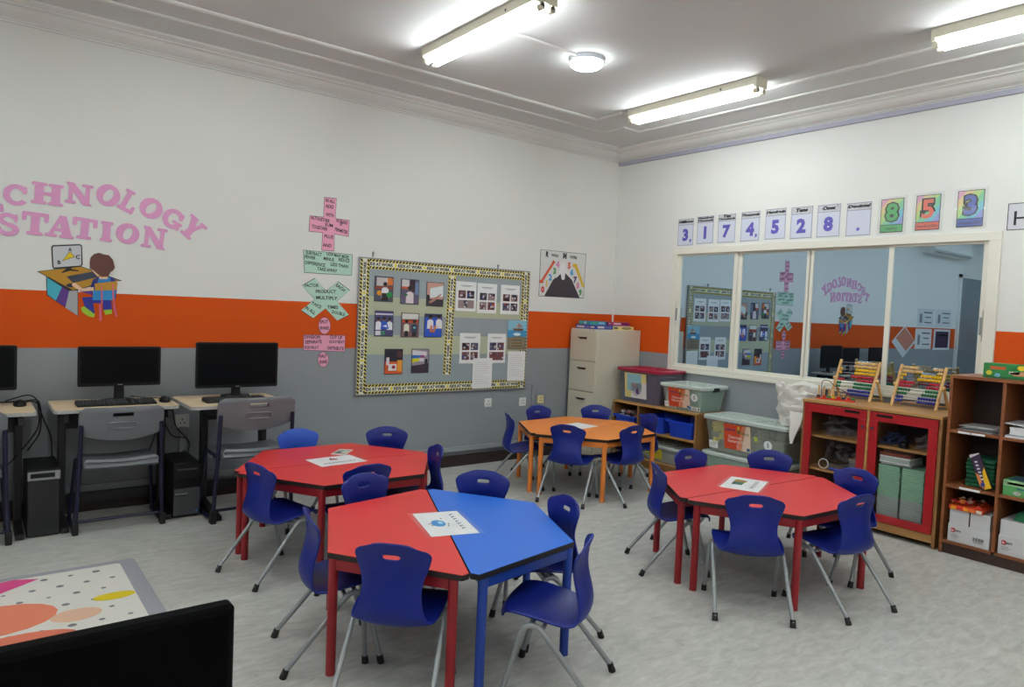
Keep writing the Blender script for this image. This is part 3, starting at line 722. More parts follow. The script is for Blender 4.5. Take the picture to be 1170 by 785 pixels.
for st, u, v, c in (('4', 325, 265, (216, 130, 180)), ('3', 282, 358, (70, 150, 80)), ('2', 222, 444, (70, 150, 210)), ('1', 170, 530, (214, 178, 40)), ('0', 118, 612, (206, 60, 56)),
                    ('5', 484, 285, (210, 90, 60)), ('6', 520, 375, (50, 150, 210)), ('7', 566, 480, (56, 44, 110)), ('8', 602, 558, (216, 130, 170)), ('9', 636, 655, (60, 150, 76))):
    x, z = L(610+u/12.07, 280+v/12.07); b.text(st, (x, -.0042, z), LX, LY, LN, C(c), h=.066, bold=.06)
for st, u, v, wd, h in (('R', 182, 126, .036, .056), ('OUNDING', 286, 142, .092, .028), ('M', 424, 150, .048, .058), ('OUNTAIN', 540, 168, .094, .030)):
    x, z = L(610+u/12.07, 280+v/12.07); b.text(st, (x, -.0042, z), LX, LY, LN, INK, wd=wd, h=h, bold=.07 if len(st) == 1 else .03, rot=R_(-3))
tag(b.build('wall_poster'), 'white poster of a dark mountain with coloured digits, beside the room corner', 'poster')

# sockets on the left wall
def socket(px, py, mat, label, rock=True, big=1.0):
    x, z = L(px, py); t = thing('wall_socket', label, 'socket', (x, 0, z), 0, 'wall sockets')
    b = MB(); s = .04*big; b.box(x-s, x+s, -.012, 0, z-s, z+s, mat); b.build('plate', t, world=True, bevel=.003)
    b = MB()
    for dx, dz in ((0, .014), (-.013, -.012), (.013, -.012)): b.box(x+dx-.004, x+dx+.004, -.0135, -.011, z+dz-.005, z+dz+.005, DKGREY)
    b.build('pin_holes', t, world=True)
    if rock:
        b = MB(); b.box(x+.016, x+.030, -.017, -.011, z+.01, z+.03, mat); b.build('switch', t, world=True, bevel=.002)
socket(557, 460, PLASTW, 'left white wall socket below the display board'); socket(596.5, 459, PLASTW, 'right white wall socket below the display board')
socket(617, 456, CREAMP, 'yellowed wall socket left of the filing cabinet'); socket(208, 481, PLASTW, 'wall socket between the two computer desks', True, 1.15)

# ---------------------------------------------------------------- display board
BO = .022
bl, bt = L(411, 292, BO); br, bt2 = L(606, 311, BO); _, bb = L(408, 451, BO); _, bb2 = L(600, 445, BO)
bt = (bt+bt2)/2; bb = (bb+bb2)/2
bd = thing('display_board', 'large grey display board with a black and yellow striped border', 'display board', ((bl+br)/2, 0, (bb+bt)/2))
b = MB(); fw = .012
b.box(bl, br, -BO, -.002, bt-fw, bt, SILVER); b.box(bl, br, -BO, -.002, bb, bb+fw, SILVER); b.box(bl, bl+fw, -BO, -.002, bb+fw, bt-fw, SILVER); b.box(br-fw, br, -BO, -.002, bb+fw, bt-fw, SILVER)
b.build('board_frame', bd, world=True, bevel=.003)
b = MB(); cuts = [bt-fw]
for v in (262, 352, 450, 545): cuts.append(L(455, 280+v/4.359, BO)[1])
cuts.append(bb+fw); cols = [(150, 160, 164), (178, 182, 156), (146, 154, 160), (180, 186, 158), (146, 158, 164)]
for a, c, k in zip(cuts, cuts[1:], cols): b.box(bl+fw, br-fw, -BO+.005, -.004, c, a, M('board_paper_%d' % k[0] + str(k[1]), k, .7, .04, 6))
b.build('backing_paper', bd, world=True)
YEL = C((232, 214, 84)); WHB = C((222, 222, 206)); 
def border(p0, p1, wd, label, up=0.0):
    d = Vector((p1[0]-p0[0], 0, p1[1]-p0[1])); ln = d.length; ux = d.normalized(); uy = Vector((-ux.z, 0, ux.x)); o = Vector((p0[0], -BO+.0045-up, p0[1]))
    b = MB(); b.prism([(0, -wd/2), (ln, -wd/2), (ln, wd/2), (0, wd/2)], o, ux, uy, LN, .0012, YEL)
    b.prism([(0, -wd*.24), (ln, -wd*.24), (ln, wd*.24), (0, wd*.24)], o+LN*.0012, ux, uy, LN, .0004, WHB)
    st = .031; n = int(ln/st)
    for i in range(n):
        x = i*st
        for s in (-1, 1):
            y0, y1 = (wd*.25, wd*.49) if s > 0 else (-wd*.49, -wd*.25)
            b.prism([(x, y0), (x+st*.62, y0), (min(ln, x+st*1.04), y1), (x+st*.42, y1)], o+LN*.0012, ux, uy, LN, .0003, INK)
    rep = .27; k = max(1, int(ln/rep)); rep = ln/k
    for i in range(k):
        x = (i+.5)*rep
        b.text('KIDS AT WORK', o+LN*.0018+ux*x, ux, uy, LN, INK, wd=rep*.84, h=wd*.34, bold=.05)
        x = i*rep
        if i: b.prism([(x-.016, 0), (x, -.016), (x+.016, 0), (x, .016)], o+LN*.0016, ux, uy, LN, .0003, C((226, 206, 60)))
    b.build('border_strip', bd, world=True)
m_ = .050; BW = .080
border((bl+m_, bt-m_), (br-m_, bt-m_), BW, ''); border((bl+m_, bb+m_), (br-m_, bb+m_), BW, '')
border((bl+m_, bb+m_-BW/2), (bl+m_, bt-m_+BW/2), BW, '', .0022); border((br-m_, bb+m_-BW/2), (br-m_, bt-m_+BW/2), BW, '', .0022)
tx, tz = L(400+511/4.359, 280+152/4.359, BO); ux_, uz_ = L(400+482/4.359, 280+646/4.359, BO)
border((ux_+.0, uz_), (tx+.0, tz), BW*.95, '')
for px, py in ((400+113/4.359, 280+40/4.359), (400+735/4.359, 280+104/4.359)):
    x, z = L(px, py); b = MB(); b.cyl((x, -.02, z), (x, 0, z), .007, SILVER, 10); b.box(x-.006, x+.006, -.012, -.004, z-.03, z+.012, SILVER); b.build('hook', bd, world=True)

def pinned(name, label, cat, group, tl, brc, paint, k=4.359, u0=400, v0=280, dark_edge=False, up=0.0):
    x0, z1 = L(u0+tl[0]/k, v0+tl[1]/k, BO); x1, z0 = L(u0+brc[0]/k, v0+brc[1]/k, BO)
    o = Vector((x0, -BO+.0005-up, z0)); wd, hh = x1-x0, z1-z0
    b = MB(); b.prism(bx(0, wd, 0, hh), o+Vector((0, .0015, 0)), LX, LY, LN, .0015, C((40, 40, 48)) if dark_edge else PAPER)
    def f(poly, c, lay=1): b.prism([(min(max(x, 0.0), 1.0)*wd, min(max(y, 0.0), 1.0)*hh) for x, y in poly], o+LN*(lay*.0004), LX, LY, LN, .0004, C(c))
    paint(f); return tag(b.build(name), label, cat, group)
def person_pic(f, cx, hy, shirt, s=1.0, skin=(120, 84, 70), hair=(24, 20, 24)):
    f(ell(cx, hy, .085*s, .075*s, 12), skin, 3); f(ell(cx, hy+.035*s, .09*s, .06*s, 12), hair, 4)
    f([(cx-.15*s, hy-.40*s), (cx+.15*s, hy-.40*s), (cx+.14*s, hy-.12*s), (cx+.05*s, hy-.07*s), (cx-.05*s, hy-.07*s), (cx-.14*s, hy-.12*s)], shirt, 3)
PB = lambda f, c: f(bx(.03, .97, .02, .98), c, 1)
def ph1(f): PB(f, (74, 76, 92)); f(bx(.1, .68, .62, .95), (196, 190, 190), 2); f(bx(.68, .97, .66, .95), (206, 110, 40), 2); f(bx(.03, .97, .5, .6), (150, 60, 40), 2); person_pic(f, .56, .66, (226, 226, 230), 1.3); f(bx(.38, .74, .04, .34), (30, 30, 36), 4); f(ell(.25, .34, .13, .1), (226, 150, 30), 5); f(ell(.8, .28, .17, .11), (30, 130, 60), 5)
def ph2(f): PB(f, (92, 84, 110)); f(bx(.06, .45, .7, .97), (200, 196, 196), 2); f(bx(.05, .5, .6, .7), (190, 80, 50), 2); f(bx(.5, .78, .5, .97), (50, 34, 46), 2); f(bx(.78, .97, .4, .9), (110, 130, 170), 2); person_pic(f, .5, .6, (216, 200, 206), 1.4, (90, 62, 54)); f(ell(.28, .37, .1, .05), (40, 110, 60), 5)
def ph3(f): PB(f, (196, 150, 136)); f([(.2, .35), (.97, .42), (.97, .88), (.2, .74)], (214, 222, 226), 2); f(bx(.03, .97, .02, .3), (54, 46, 56), 2); f([(.2, .1), (.45, .2), (.86, .5), (.82, .54), (.4, .3), (.15, .2)], (176, 128, 112), 4); f(ell(.1, .36, .1, .12), (30, 24, 28), 3)
def ph4(f): PB(f, (66, 62, 108)); f(bx(.03, .97, .84, .9), (200, 200, 214), 2); person_pic(f, .2, .66, (226, 226, 232)); person_pic(f, .5, .68, (40, 84, 190)); person_pic(f, .8, .66, (226, 226, 232)); f([(.3, .3), (.76, .3), (.64, .56), (.4, .56)], (40, 90, 196), 5); f([(.42, .4), (.68, .36), (.6, .46)], (224, 224, 230), 6); f(bx(.05, .32, .05, .22), (214, 214, 220), 5); f(bx(.33, .55, .06, .22), (60, 130, 100), 5)
def ph5(f): PB(f, (120, 86, 90)); f(bx(.05, .95, .7, .97), (214, 212, 208), 2); f(bx(.05, .95, .6, .74), (196, 70, 34), 2); person_pic(f, .3, .62, (224, 218, 200)); f(bx(.2, .4, .04, .26), (40, 34, 40), 4); person_pic(f, .74, .62, (44, 54, 80), 1.1); f(bx(.62, .86, .04, .2), (26, 26, 32), 4); f(ell(.74, .4, .06, .04), (110, 190, 210), 5)
def ph6(f): PB(f, (34, 80, 186)); f(bx(.03, .97, .84, .97), (60, 56, 80), 2); person_pic(f, .33, .84, (226, 222, 226), 1.2); person_pic(f, .82, .86, (226, 222, 226), 1.2); f([(.3, .24), (.4, .24), (.46, .5), (.34, .5)], (200, 100, 60), 5); f([(.5, .26), (.62, .3), (.7, .5), (.56, .48)], (200, 120, 70), 5); f([(.36, .2), (.6, .2), (.56, .3), (.4, .3)], (206, 110, 60), 6)
def ph7(f): PB(f, (40, 34, 52)); f(bx(.03, .97, .02, .5), (206, 84, 30), 2); f(bx(.7, .97, .1, .55), (226, 150, 50), 3); f(ell(.3, .75, .24, .16), (30, 26, 44), 3); f(ell(.8, .78, .16, .14), (80, 50, 50), 3); f(bx(.22, .66, .14, .4), (222, 220, 224), 4); f(ell(.5, .28, .1, .07), (150, 40, 46), 5); f(bx(.1, .26, .36, .66), (216, 206, 214), 4)
def ph8(f): PB(f, (150, 140, 150)); f([(.03, .6), (.86, .72), (.86, .88), (.03, .96)], (214, 206, 214), 2); f([(.03, .6), (.5, .64), (.5, .74), (.03, .74)], (50, 110, 190), 3); f([(.5, .62), (.72, .64), (.72, .74), (.5, .74)], (150, 60, 120), 3); f([(.03, .42), (.45, .5), (.45, .61), (.03, .6)], (214, 206, 30), 3); f(bx(.45, .7, .48, .62), (214, 210, 214), 3); f([(.03, .02), (.97, .02), (.97, .4), (.03, .3)], (58, 42, 56), 2); f(bx(.76, .92, .1, .5), (40, 40, 50), 4); f(ell(.84, .52, .08, .07), (24, 22, 28), 5)
for tl, brc, pf, lb in [((124, 153), (213, 284), ph1, 'photo of a child with green and orange objects, top left of the display board'), ((254, 167), (341, 297), ph2, 'photo of a child in white, top middle of the left half of the display board'), ((383, 183), (464, 307), ph3, 'photo of an arm pointing at a white screen, top row of the display board'),
    ((124, 326), (213, 456), ph4, 'photo of children round a blue table, left of the middle row on the display board'), ((256, 337), (341, 460), ph5, 'photo of two standing children before an orange wall, on the display board'), ((372, 341), (455, 460), ph6, 'photo of children at a bright blue table top, beside the divider of the display board'),
    ((173, 517), (260, 642), ph7, 'photo with an orange table and a white sheet, bottom left of the display board'), ((308, 517), (390, 636), ph8, 'photo of a yellow and blue screen, bottom row of the display board')]:
    pinned('photo_print', lb, 'photo', 'photos on the display board', tl, brc, pf, dark_edge=True)
def sheet_paint(rows, seed):
    def pf(f):
        r = random.Random(seed)
        f(bx(.2, .8, .86, .875), (90, 90, 96)); f(bx(.3, .7, .83, .84), (120, 120, 126))
        pal = [(44, 40, 56), (110, 60, 60), (70, 70, 100), (150, 130, 130), (40, 44, 50), (120, 100, 110), (60, 76, 140), (160, 60, 50)]
        for (x0, x1, y0, y1) in rows:
            f(bx(x0, x1, y0, y1), r.choice(pal[:4]))
            for k in range(6):
                a = r.uniform(x0, x1-.1); c = r.uniform(y0, y1-.08); f(bx(a, min(x1, a+r.uniform(.06, .16)), c, min(y1, c+r.uniform(.04, .1))), r.choice(pal), 2)
            for k in range(2):
                a = r.uniform(x0+.05, x1-.05); f(ell(a, r.uniform(y0+.05, y1-.05), .04, .035, 8), (206, 200, 204), 3)
    return pf
G4 = [(.12, .48, .44, .68), (.54, .9, .44, .68), (.12, .48, .12, .38), (.54, .9, .12, .38)]; G3 = [(.12, .48, .44, .7), (.54, .9, .44, .7), (.12, .9, .1, .38)]
GS = 'printed picture sheets on the display board'
pinned('picture_sheet', 'white sheet of three pictures next to the divider, upper row of the display board', 'sheet', GS, (530, 179), (625, 332), sheet_paint(G3, 1))
pinned('picture_sheet', 'middle one of the three white picture sheets in the upper right row of the board', 'sheet', GS, (637, 189), (727, 342), sheet_paint(G4, 2))
pinned('picture_sheet', 'white sheet of four pictures at the top right of the display board', 'sheet', GS, (753, 197), (840, 347), sheet_paint(G4, 3))
pinned('picture_sheet', 'white sheet of four pictures in the lower row, left of the hanging blank sheet', 'sheet', GS, (548, 438), (644, 589), sheet_paint(G4, 4))
pinned('picture_sheet', 'white sheet of three pictures in the lower row, left of the blue ship poster', 'sheet', GS, (687, 441), (771, 587), sheet_paint(G3, 5))
def ship(f):
    f(bx(0, 1, 0, 1), (60, 140, 190)); f(bx(0, 1, .66, 1), (130, 184, 206), 2); f([(0, 0), (1, 0), (1, .42), (.6, .46), (0, .4)], (120, 112, 96), 2)
    f([(.25, .72), (.85, .72), (.78, .64), (.34, .64)], (110, 72, 48), 3); f([(.56, .72), (.58, .72), (.58, .92), (.56, .92)], (90, 60, 44), 3); f([(.4, .76), (.56, .76), (.56, .9)], (190, 150, 120), 3); f([(.6, .76), (.8, .78), (.6, .9)], (170, 110, 90), 3)
    f(ell(.5, .52, .2, .05), (210, 226, 232), 3)
    for k in range(3): f(bx(.16, .86, .08+.1*k, .15+.1*k), (150, 128, 96), 3); f(bx(.22, .8, .1+.1*k, .13+.1*k), (70, 52, 40), 4)
pinned('ship_poster', 'blue poster of a sailing ship at the right edge of the display board', 'poster', None, (787, 374), (873, 519), ship, up=.002)
def lines(f):
    r = random.Random(5)
    for k in range(11): f(bx(.1, r.uniform(.5, .9), .86-.07*k, .868-.07*k), (176, 178, 184))
pinned('paper_sheet', 'white paper sheet hanging over the bottom border of the display board', 'paper', None, (612, 564), (702, 711), lines, up=.004)
pinned('paper_sheet', 'white written sheet below the ship poster on the display board', 'paper', None, (787, 530), (866, 674), lines, up=.003)

# posters further along the left wall, seen in the window's reflection
def wall_sheet(x0, x1, z0, z1, label, bg, marks, group='posters near the grey door'):
    b = MB(); o = Vector((x0, -.001, z0)); b.prism(bx(0, x1-x0, 0, z1-z0), o, LX, LY, LN, .001, C(bg))
    for p, c in marks: b.prism([(x*(x1-x0), y*(z1-z0)) for x, y in p], o+LN*.0012, LX, LY, LN, .0006, C(c))
    return tag(b.build('wall_poster'), label, 'poster', group)
LN3 = [(bx(.1, .6, .75, .82), (90, 92, 100)), (bx(.15, .5, .5, .56), (90, 92, 100)), (bx(.1, .55, .2, .26), (90, 92, 100)), (bx(.7, .85, .2, .7), (120, 122, 130))]
wall_sheet(-8.03, -7.38, 1.46, 1.77, 'pale poster reflected in the right window pane, upper left of four', (206, 210, 214), LN3)
wall_sheet(-8.80, -8.12, 1.47, 1.78, 'pale poster reflected in the right window pane, upper right of four', (206, 210, 214), LN3)
wall_sheet(-8.0, -7.35, 1.07, 1.42, 'white lettered poster reflected in the right window pane, lower left of four', (214, 214, 214), LN3)
wall_sheet(-8.80, -8.1, 1.05, 1.42, 'dark framed poster reflected in the right window pane, lower right of four', (206, 206, 210), [(bx(.1, .9, .1, .9), (46, 30, 60)), (bx(.2, .6, .7, .76), (190, 190, 200))])
b = MB(); o = Vector((-6.93, -.001, 1.19)); b.prism([(-.44, 0), (0, -.27), (.44, 0), (0, .27)], o, LX, LY, LN, .002, C((206, 210, 214))); b.prism([(-.4, .02), (-.1, -.16), (.3, .06), (0, .24)], o+LN*.002, LX, LY, LN, .001, C((190, 120, 100)))
tag(b.build('wall_poster'), 'diamond-shaped poster reflected in the right window pane', 'poster', 'posters near the grey door')
ac = thing('air_conditioner', 'white wall air conditioner at the far end of the left wall', 'air conditioner', (-8.2, 0, 2.72))
b = MB(); b.loft([[(x, 0, 2.72), (x, -.16, 2.72), (x, -.21, 2.78), (x, -.21, 2.98), (x, -.17, 3.02), (x, 0, 3.02)] for x in (-9.0, -7.4)], PLASTW); b.build('body', ac, world=True)
b = MB(); b.obox((-8.2, -.19, 2.745), (1.5, .07, .01), Matrix.Rotation(.6, 3, 'X'), SILVER); b.build('louvre', ac, world=True)

# ---------------------------------------------------------------- computer desks
def desk(x0, x1, yf, yb, z, label, il=.06, ir=.06, back=.62):
    t = thing('computer_desk', label, 'desk', ((x0+x1)/2, (yf+yb)/2, 0), 0, 'computer desks')
    b = MB(); b.loft([rrect(x0, x1, yf, yb, .03, z-.022), rrect(x0, x1, yf, yb, .03, z-.002)], LTEDGE); b.loft([rrect(x0+.004, x1-.004, yf+.004, yb-.004, .028, z-.002), rrect(x0+.004, x1-.004, yf+.004, yb-.004, .028, z)], BIRCH)
    b.build('tabletop', t, world=True)
    ym = yf+(yb-yf)*back
    for x in (x0+il, x1-ir):
        b = MB(); b.box(x-.020, x+.020, ym-.035, ym+.035, .04, z-.022, DARKM); b.loft([[(x-.021, yf+.03, 0), (x+.021, yf+.03, 0), (x+.021, yf+.03, .03), (x-.021, yf+.03, .03)], [(x-.021, ym, 0), (x+.021, ym, 0), (x+.021, ym, .06), (x-.021, ym, .06)], [(x-.021, yb-.02, 0), (x+.021, yb-.02, 0), (x+.021, yb-.02, .03), (x-.021, yb-.02, .03)]], DARKM)
        b.obox((x, (yf+ym)/2, z-.07), (.03, (ym-yf)*.8, .05), Matrix.Rotation(-.12, 3, 'X'), DARKM)
        b.build('leg', t, world=True, bevel=.004)
    b = MB(); b.box(x0+il+.02, x1-ir-.02, ym+.005, ym+.03, z-.16, z-.03, DARKM); b.build('cross_rail', t, world=True)
    b = MB(); b.box(x0+il+.02, x1-ir-.02, ym+.035, ym+.055, .10, .16, DARKM); b.build('foot_rail', t, world=True)
    return t
D1Y, D2Y = -.495, -.685
desk(-5.085, -4.400, D1Y, -.03, .744, 'beech topped computer desk in the middle, with the keyboard and mouse', .065, .055)
desk(-4.385, -3.745, D2Y, -.14, .756, 'beech topped computer desk on the right, with the largest monitor', .19, .05, .80)
desk(-5.87, -5.168, D1Y-.02, -.03, .744, 'beech topped computer desk cut by the left edge of the picture', .11, .075)

def monitor(cx, y, z0, z1, wd, zdesk, label, tilt=0.0):
    t = thing('computer_monitor', label, 'monitor', (cx, y, zdesk), 0, 'computer monitors')
    x0, x1 = cx-wd/2, cx+wd/2
    b = MB(); r = .012
    def fr(y_, k): return [(p[0], y_, p[1]) for p in rpoly(x0+k, x1-k, z0+k, z1-k, r)]
    b.loft([fr(y, 0), fr(y+.012, 0), fr(y+.03, .02), fr(y+.045, .09)], BLACK); b.build('casing', t, world=True)
    b = MB(); b.prism(bx(x0+.014, x1-.014, z0+.02, z1-.012), (0, y-.0004, 0), LX, LY, LN, .0006, SCREEN); b.box(cx-.014, cx+.014, y-.0012, y, z0+.007, z0+.011, SILVER); b.build('screen', t, world=True)
    b = MB(); b.loft([[(cx-.03, y+.03, zdesk+.01), (cx+.03, y+.03, zdesk+.01), (cx+.03, y+.055, zdesk+.01), (cx-.03, y+.055, zdesk+.01)], [(cx-.025, y+.045, (z0+z1)/2), (cx+.025, y+.045, (z0+z1)/2), (cx+.025, y+.065, (z0+z1)/2), (cx-.025, y+.065, (z0+z1)/2)]], BLACK); b.build('stand_neck', t, world=True, bevel=.003)
    b = MB(); b.loft([[(cx+.1*math.cos(a), y+.05+.075*math.sin(a), zdesk) for a in [2*PI*k/24 for k in range(24)]], [(cx+.095*math.cos(a), y+.05+.07*math.sin(a), zdesk+.012) for a in [2*PI*k/24 for k in range(24)]]], BLACK); b.build('stand_base', t, world=True, smooth=True)
monitor(-4.704, -.22, .847, 1.102, .474, .7441, 'black monitor on the middle computer desk')
monitor(-3.99, -.30, .822, 1.137, .555, .7561, 'largest black monitor, on the right computer desk')
monitor(-5.487, -.22, .84, 1.108, .474, .7441, 'black monitor at the left edge of the picture')
def keyboard(cx, cy, z, label, wd=.44):
    t = thing('keyboard', label, 'keyboard', (cx, cy, z), 0)
    b = MB(); b.loft([[(x, cy-.065, z), (x, cy-.065, z+.012), (x, cy+.065, z+.024), (x, cy+.065, z)] for x in (cx-wd/2, cx+wd/2)], BLACK); b.build('case', t, world=True, bevel=.003)
    b = MB(); n = int(wd/.0195)-1
    for j in range(5):
        y = cy-.05+j*.024; zz = z+.012+(y-cy+.065)/.13*.012
        for i in range(n):
            if i in (int(n*.68), int(n*.79)): continue
            x = cx-wd/2+.014+i*.0195
            b.loft([bx4(x, y, .0165, .019, zz), bx4(x, y, .013, .015, zz+.006)], DKB)
    b.build('keys', t, world=True)
DKB = M('key_plastic', (22, 23, 26), 0.5, 0.1)
def bx4(x, y, w_, d_, z): return [(x-w_/2, y-d_/2, z), (x+w_/2, y-d_/2, z), (x+w_/2, y+d_/2, z), (x-w_/2, y+d_/2, z)]
keyboard(-4.74, -.335, .7441, 'black keyboard on the middle computer desk')
keyboard(-4.06, -.50, .7561, 'black keyboard mostly hidden behind the chair at the right computer desk', .40)
def mouse(cx, cy, z, label, tail):
    t = thing('computer_mouse', label, 'mouse', (cx, cy, z), 0, 'computer mice')
    b = MB(); loops = []
    for k, (s, h) in enumerate(((.95, 0), (1, .008), (.9, .022), (.55, .033), (.12, .037))): loops.append([(cx+.034*s*math.cos(2*PI*i/18), cy+.056*s*math.sin(2*PI*i/18), z+h) for i in range(18)])
    b.loft(loops, BLACK); b.build('body', t, world=True, smooth=True)
    b = MB(); b.box(cx-.004, cx+.004, cy+.01, cy+.03, z+.03, z+.037, DKGREY); b.build('wheel', t, world=True)
    b = MB(); b.tube(arc_path([(cx, cy+.05, z+.008)]+tail, .05), .0025, BLACK, 6); b.build('cable', t, world=True, smooth=True)
mouse(-4.455, -.30, .744, 'black mouse on the middle computer desk', [(-4.46, -.15, .75), (-4.56, -.09, .75), (-4.62, -.06, .76)])
mouse(-5.235, -.22, .744, 'black mouse on the left computer desk', [(-5.24, -.1, .75), (-5.3, -.06, .75), (-5.36, -.05, .75)])

def cable(pts, label, r=.004):
    b = MB(); b.tube(arc_path(pts, .12, 6), r, BLACK, 7); tag(b.build('cable', smooth=True), label, 'cable', 'cables at the computer desks')
cable([(-5.36, -.1, .752), (-5.2, -.07, .752), (-5.13, -.05, .76), (-5.115, -.05, .68), (-5.12, -.1, .55), (-5.19, -.12, .45)], 'black cable looping down from the left desk to the slim tower')
cable([(-5.3, -.04, .752), (-5.15, -.03, .80), (-5.10, -.03, .62), (-5.06, -.06, .52), (-5.06, -.12, .38)], 'black cable hanging in the gap between the left and middle desks')
cable([(-5.22, -.13, .753), (-5.14, -.13, .76), (-5.125, -.13, .60), (-5.2, -.2, .50), (-5.3, -.3, .40)], 'black cable sagging behind the chair at the left edge')
cable([(-4.5, -.02, .70), (-4.44, -.02, .62), (-4.46, -.08, .50), (-4.52, -.12, .36)], 'black cable hanging under the right end of the middle desk')
cable([(-4.36, -.04, .72), (-4.33, -.04, .52), (-4.25, -.06, .44), (-4.24, -.1, .38), (-4.3, -.14, .37)], 'black cable falling past the wall socket to the two-tone tower')
cable([(-4.43, -.05, .74), (-4.42, -.05, .60), (-4.36, -.08, .46), (-4.26, -.1, .46), (-4.27, -.16, .36)], 'black cable curling onto the two-tone tower')

tw = thing('computer_tower', 'slim black computer tower with a silver disc drive, by the left desk', 'computer', (-5.128, -.3, 0))
b = MB(); b.box(-5.21, -5.046, -.465, -.10, 0.004, .40, BLACK); b.build('case', tw, world=True, bevel=.004)
b = MB(); b.box(-5.206, -5.05, -.475, -.465, .01, .335, DKB); b.build('front_panel', tw, world=True, bevel=.003)
b = MB(); b.box(-5.208, -5.048, -.479, -.465, .338, .388, SILVER); b.box(-5.195, -5.075, -.4805, -.478, .352, .378, BLACK); b.cyl((-5.062, -.481, .352), (-5.062, -.477, .352), .006, CHROME, 12); b.build('disc_drive', tw, world=True, bevel=.002)
tw = thing('computer_tower', 'two-tone black and grey computer tower under the right desk', 'computer', (-4.35, -.3, 0))
b = MB(); b.box(-4.432, -4.266, -.47, -.10, .012, .36, BLACK)
for x in (-4.415, -4.285): b.box(x-.012, x+.012, -.44, -.14, 0, .012, RUBBER)
b.build('case', tw, world=True, bevel=.006)
b = MB(); b.loft([[(x, -.47, .20), (x, -.482, .20), (x, -.49, .26), (x, -.48, .35), (x, -.47, .355)] for x in (-4.430, -4.268)], BLACK); b.box(-4.41, -4.29, -.4905, -.47, .315, .325, DKGREY); b.build('upper_front', tw, world=True)
b = MB(); b.box(-4.427, -4.271, -.482, -.47, .02, .195, DKGREY); b.box(-4.42, -4.345, -.4835, -.481, .158, .164, SILVER); b.box(-4.42, -4.345, -.4835, -.481, .146, .150, BLACK); b.box(-4.295, -4.283, -.4835, -.481, .03, .048, C((60, 120, 190))); b.build('lower_front', tw, world=True, bevel=.003)

